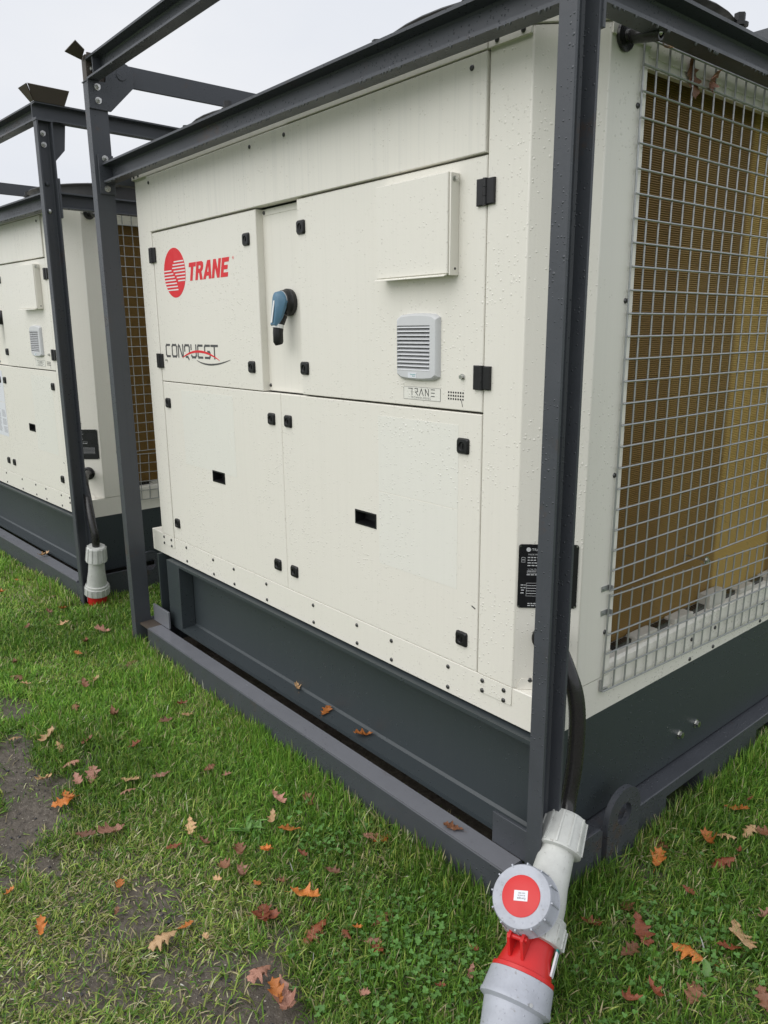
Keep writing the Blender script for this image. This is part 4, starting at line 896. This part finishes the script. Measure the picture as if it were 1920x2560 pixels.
def bareness(x, y):
    b = np.zeros_like(x); w = (fbm(x+30, y+30, 7, 40, 4)-.5)*2.6
    for cx, cy, rx, ry, a, st_ in bare:
        dx, dy = x-cx, y-cy; c_, s_ = math.cos(a), math.sin(a); q = np.sqrt(((dx*c_+dy*s_)/rx)**2+((-dx*s_+dy*c_)/ry)**2)
        b = np.maximum(b, np.clip((1.05-q+w)*1.8, 0, 1)*st_)
    return b
def inview(x, y, m=.10):
    P = np.stack([x-CAM.x, y-CAM.y, np.full_like(x, -CAM.z)], 1); c = P@np.array([list(cr), list(cdn), list(cf)]).T
    z = np.maximum(c[:, 2], .05); u = c[:, 0]/z*1908.02/1920; v = c[:, 1]/z*1908.02/2560
    return (c[:, 2] > .1) & (abs(u) < .5+m) & (v < .5+m*.8) & (v > -.6)
def footprint(x, y):
    a = (x > -2.135) & (x < .052) & (y > -.118) & (y < 1.66)
    x2, y2 = x+2.917, y+.0
    return a | ((x2 > -2.2) & (x2 < .06) & (y2 > -.13+.05*x2) & (y2 < 1.66))
def scatter(n, box, keep):
    x = rng.uniform(box[0], box[1], n); y = rng.uniform(box[2], box[3], n); k = keep(x, y); return x[k], y[k]
def make_blades(name, x, y, length, width, lean, color, mat):
    n = len(x); th = rng.uniform(0, 2*np.pi, n); ph = th+np.pi/2+rng.normal(0, .5, n)
    d = np.stack([np.cos(th), np.sin(th)], 1); wv = np.stack([np.cos(ph), np.sin(ph)], 1)*width[:, None]*.5
    z = gz(x, y)-.004; V = np.zeros((n, 7, 3)); Ccol = np.ones((n, 7, 4))
    for k_, (s, wf) in enumerate(((0, .8), (.38, 1.), (.74, .75))):
        ang = lean*(.35+s*.9); r = length*s*np.sin(ang); h = length*s*np.cos(ang)
        h = np.maximum(h, .002+.003*s)
        for side_, j in ((-1, 0), (1, 1)):
            V[:, 2*k_+j, 0] = x+d[:, 0]*r+wv[:, 0]*side_*wf; V[:, 2*k_+j, 1] = y+d[:, 1]*r+wv[:, 1]*side_*wf; V[:, 2*k_+j, 2] = z+h+(.0004*side_)
    ang = lean*1.22; V[:, 6, 0] = x+d[:, 0]*length*np.sin(ang); V[:, 6, 1] = y+d[:, 1]*length*np.sin(ang); V[:, 6, 2] = z+np.maximum(length*np.cos(ang), .003)
    Ccol[:, :, :3] = color[:, None, :]
    base = np.arange(n)*7; q = np.array([[0, 1, 3, 2], [2, 3, 5, 4]]); tri = np.array([4, 5, 6])
    loops = np.concatenate([(base[:, None, None]+q[None]).reshape(n, 8), base[:, None]+tri[None]], 1).ravel()
    starts = (np.arange(n)[:, None]*11+np.array([0, 4, 8])[None]).ravel(); tots = np.tile([4, 4, 3], n)
    m = bpy.data.meshes.new(name); m.vertices.add(n*7); m.vertices.foreach_set('co', V.ravel()); m.loops.add(len(loops)); m.loops.foreach_set('vertex_index', loops.astype(np.int32))
    m.polygons.add(n*3); m.polygons.foreach_set('loop_start', starts.astype(np.int32)); m.polygons.foreach_set('loop_total', tots.astype(np.int32)); m.update(calc_edges=True)
    at = m.attributes.new('tint', 'FLOAT_COLOR', 'POINT'); at.data.foreach_set('color', Ccol.ravel().astype(np.float32)); m.shade_smooth()
    m.materials.append(MAT[mat]); o = bpy.data.objects.new(name, m); COL.objects.link(o); return o
def grass_color(x, y, n):
    g1 = np.array([.090, .215, .026]); g2 = np.array([.270, .470, .075]); ye = np.array([.52, .56, .15]); st = np.array([.66, .57, .34])
    lush = np.clip((fbm(x+9, y+9, 1.7, 77, 3)-.36)*3.6, 0, 1)[:, None]; t = rng.random((n, 1))**1.3
    c = g1*(1-t)+g2*t; c = c*(.75+.45*lush)
    dry = np.clip((fbm(x+50, y+50, 2.3, 91, 3)-.44)*4, 0, 1)
    # thinner, yellower sward towards the worn verge
    pv = px2ground(200, 2450); wornd = np.clip(1.15-np.hypot((x-pv.x)/.75, (y-pv.y)/.55), 0, 1); dry = np.clip(dry*.55+wornd*1.1, 0, 1)
    yk = (rng.random(n) < (.12+.45*dry))[:, None]; sk_ = (rng.random(n) < (.04+.22*dry))[:, None]
    c = np.where(yk, c*.45+ye*.55*rng.uniform(.6, 1.15, (n, 1)), c); c = np.where(sk_, st*rng.uniform(.45, 1.15, (n, 1)), c)
    return np.clip(c*np.exp(rng.normal(0, .28, (n, 1))), 0, .75), dry
def grass(name, n, box, view, lab):
    def keep(x, y):
        k_ = ~footprint(x, y); iv = inview(x, y); k_ &= iv if view else ~iv
        bn = bareness(x, y); pt = fbm(x+70, y+70, 5, 123, 3); pv = px2ground(300, 2500); worn = np.clip(1.1-np.hypot((x-pv.x)/.8, (y-pv.y)/.5), 0, 1)
        if view: k_ &= rng.random(len(x)) < np.clip(2.6/np.maximum(np.hypot(x-CAM.x, y-CAM.y), .5), .25, 1.)**1.3
        return k_ & (rng.random(len(x)) > np.clip(bn*.985+worn*.45*(pt > .46), 0, .99))
    x, y = scatter(n, box, keep); n = len(x);  c, dry = grass_color(x, y, n)
    dist = np.hypot(x-CAM.x, y-CAM.y)
    drail = np.where((x > -2.3) & (x < .05), np.clip(1-np.abs(y+.125)/.16, 0, 1), 0); dr2 = np.where((y > -.1) & (y < 1.6), np.clip(1-np.abs(x-.06)/.14, 0, 1), 0); edge = np.maximum(drail*(y < -.1), dr2*(x > .04))
    edge2 = np.clip(1-np.abs(y+.13+.02-(.05*(x+2.9)))/.15, 0, 1)*(x < -2.85)*(y < -.12+.05*(x+2.9)); edge = np.maximum(edge, edge2)
    tuft = fbm(x+15, y+15, 6, 200, 3)
    ln = rng.uniform(.022, .052, n)*(.70+.9*np.clip(tuft-.2, 0, 1))*(1+.75*edge)*(1-.25*dry); wd = rng.uniform(.0017, .0038, n)*(1+.25*np.clip(dist-2.2, 0, 2))
    lean = np.clip(np.abs(rng.normal(.62, .42, n))+.35*dry-.25*edge, .05, 1.35)
    o = make_blades(name, x, y, ln, wd, lean, c, 'grass_blades'); o['kind'] = 'stuff'; tag(o, lab, 'grass'); return o
grass('grass', 880000, (-4.8, 1.25, -1.35, 1.5), True, 'short wet lawn grass around the two framed chillers')
grass('grass', 60000, (-5.6, 3.0, -3.5, 2.6), False, 'lawn grass stretching out of the picture')
# dark grass seen in the slot between rail and beam
x = rng.uniform(-2.0, -.06, 2600); y = rng.uniform(-.048, .03, 2600); c, _ = grass_color(x, y, 2600)
o = make_blades('grass', x, y, rng.uniform(.02, .05, 2600), rng.uniform(.002, .0035, 2600), np.abs(rng.normal(.5, .3, 2600)), c, 'grass_blades'); o['kind'] = 'stuff'; tag(o, 'grass under the chiller in the slot behind the long rail', 'grass')
# clover
cl = []
for u, v, rad, n in ((1000, 2330, .20, 170), (1130, 2420, .20, 170), (1000, 2520, .22, 150), (830, 2120, .12, 110), (900, 2060, .10, 80), (1620, 2330, .10, 70), (1760, 2390, .12, 80), (1560, 2480, .10, 60), (1800, 2330, .10, 60), (780, 2000, .1, 50), (560, 1800, .1, 40), (1700, 2100, .1, 40), (520, 1660, .12, 60)):
    p = px2ground(u, v)
    for _ in range(n): cl.append((rng.normal(p.x, rad*.5), rng.normal(p.y, rad*.5)))
cl = np.array(cl); cl = cl[~footprint(cl[:, 0], cl[:, 1])]; V, Fc, Tn = [], [], []
for x, y in cl:
    h = rng.uniform(.018, .034)+float(gz(x, y)); r = rng.uniform(.0022, .0042); a0 = rng.uniform(0, 6.28); g_ = rng.uniform(.7, 1.2); colr = (.15*g_, .32*g_, .08*g_, 1); tl = rng.uniform(-.35, .35, 2)
    for k_ in range(3):
        a = a0+k_*2.094; cx, cy = x+r*1.02*math.cos(a), y+r*1.02*math.sin(a); o = len(V)
        for i in range(6):
            b_ = a+i*math.pi/3; px_, py_ = cx+r*math.cos(b_), cy+r*math.sin(b_); V.append((px_, py_, h+(px_-x)*tl[0]+(py_-y)*tl[1]+.15*math.hypot(px_-x, py_-y))); Tn.append(colr)
        Fc.append(tuple(range(o, o+6)))
m = bpy.data.meshes.new('clover'); m.from_pydata(V, [], Fc); at = m.attributes.new('tint', 'FLOAT_COLOR', 'POINT'); at.data.foreach_set('color', np.array(Tn, np.float32).ravel()); m.materials.append(MAT['grass_blades'])
o = obj('clover', m, None); o['kind'] = 'stuff'; tag(o, 'small three-lobed clover leaves spread through the lawn', 'clover')
# loose stones and grit on the bare soil
V, Fc, Tn = [], [], []
ico = [(0, 0, 1), (.9, 0, .3), (.28, .85, .35), (-.72, .53, .3), (-.72, -.53, .25), (.28, -.85, .3), (.5, .4, -.6), (-.4, .5, -.6), (-.5, -.5, -.6), (.45, -.5, -.6)]
icf = [(0, 1, 2), (0, 2, 3), (0, 3, 4), (0, 4, 5), (0, 5, 1), (1, 6, 2), (2, 7, 3), (3, 8, 4), (4, 8, 5), (5, 9, 1), (6, 7, 2), (7, 8, 3), (8, 9, 5), (9, 6, 1), (6, 9, 8, 7)]
for cx, cy, rx, ry, a, st_ in bare:
    for _ in range(int(4200*rx*ry*st_)):
        x, y = rng.normal(cx, rx*.55), rng.normal(cy, ry*.55)
        pale = rng.random() < .5; s = rng.uniform(.0012, .0028) if pale else rng.uniform(.0015, .0015+.007*rng.random()**2)
        t = rng.uniform(.7, 1.3); colr = (.34*t, .31*t, .26*t, 1) if pale else (.05*t, .05*t, .055*t, 1); o = len(V); rz = rng.uniform(0, 6.28); c_, s_ = math.cos(rz), math.sin(rz); q = rng.uniform(.6, 1.3, 3)
        z = float(gz(x, y))
        for p in ico:
            X, Y = p[0]*q[0]*s, p[1]*q[1]*s; V.append((x+X*c_-Y*s_, y+X*s_+Y*c_, z+s*.35+p[2]*q[2]*s*.6)); Tn.append(colr)
        Fc += [tuple(i+o for i in f) for f in icf]
m = bpy.data.meshes.new('gravel'); m.from_pydata(V, [], Fc); at = m.attributes.new('tint', 'FLOAT_COLOR', 'POINT'); at.data.foreach_set('color', np.array(Tn, np.float32).ravel()); m.materials.append(MAT['stone_grains'])
o = obj('gravel', m, None); o['kind'] = 'stuff'; tag(o, 'loose grit and dark stones on the bare soil patches', 'gravel')
# broad-leaved weeds
def weed(u, v, n, ln, wd, label, seed):
    r = random.Random(seed); p = px2ground(u, v); root = empty('lawn_weed', (p.x, p.y, float(gz(p.x, p.y))))
    for i in range(n):
        a = r.uniform(0, 6.28); l_ = ln*r.uniform(.45, 1.1); w = wd*r.uniform(.7, 1.2); vs = []; fs = []
        up = r.uniform(.5, 1.3); bend = r.uniform(.3, .9); tw = r.uniform(-.5, .5); ox, oy = r.uniform(-.02, .02), r.uniform(-.02, .02)
        for k_ in range(8):
            t = k_/7; ww = w*math.sin(math.pi*(t*.85+.1))**.8*(1 if k_ % 2 else .82); aa = a+tw*t; rr = l_*t*(.55+.3*bend); zz = l_*(up*t-bend*t*t)*.75+.008
            for s_ in (-1, 0, 1): vs.append((ox+rr*math.cos(aa)-s_*ww*math.sin(aa), oy+rr*math.sin(aa)+s_*ww*math.cos(aa), max(zz, .006)+abs(s_)*.003+r.uniform(-.001, .001)))
            if k_:
                q = (k_-1)*3; fs += [(q, q+1, q+4, q+3), (q+1, q+2, q+5, q+4)]
        m = bpy.data.meshes.new('leaf'); m.from_pydata(vs, [], fs); m.shade_smooth(); obj('leaf', m, 'leaf_green', root)
    tag(root, label, 'plant')
weed(630, 2085, 22, .075, .0055, 'bright green narrow-leaved weed rosette beside an orange leaf in the lawn', 3)
weed(1600, 2385, 7, .05, .011, 'small round-leaved weed in the grass beside the connector', 4)
weed(1745, 2465, 6, .045, .010, 'small leafy weed in the grass beside the pale tan leaf', 5)
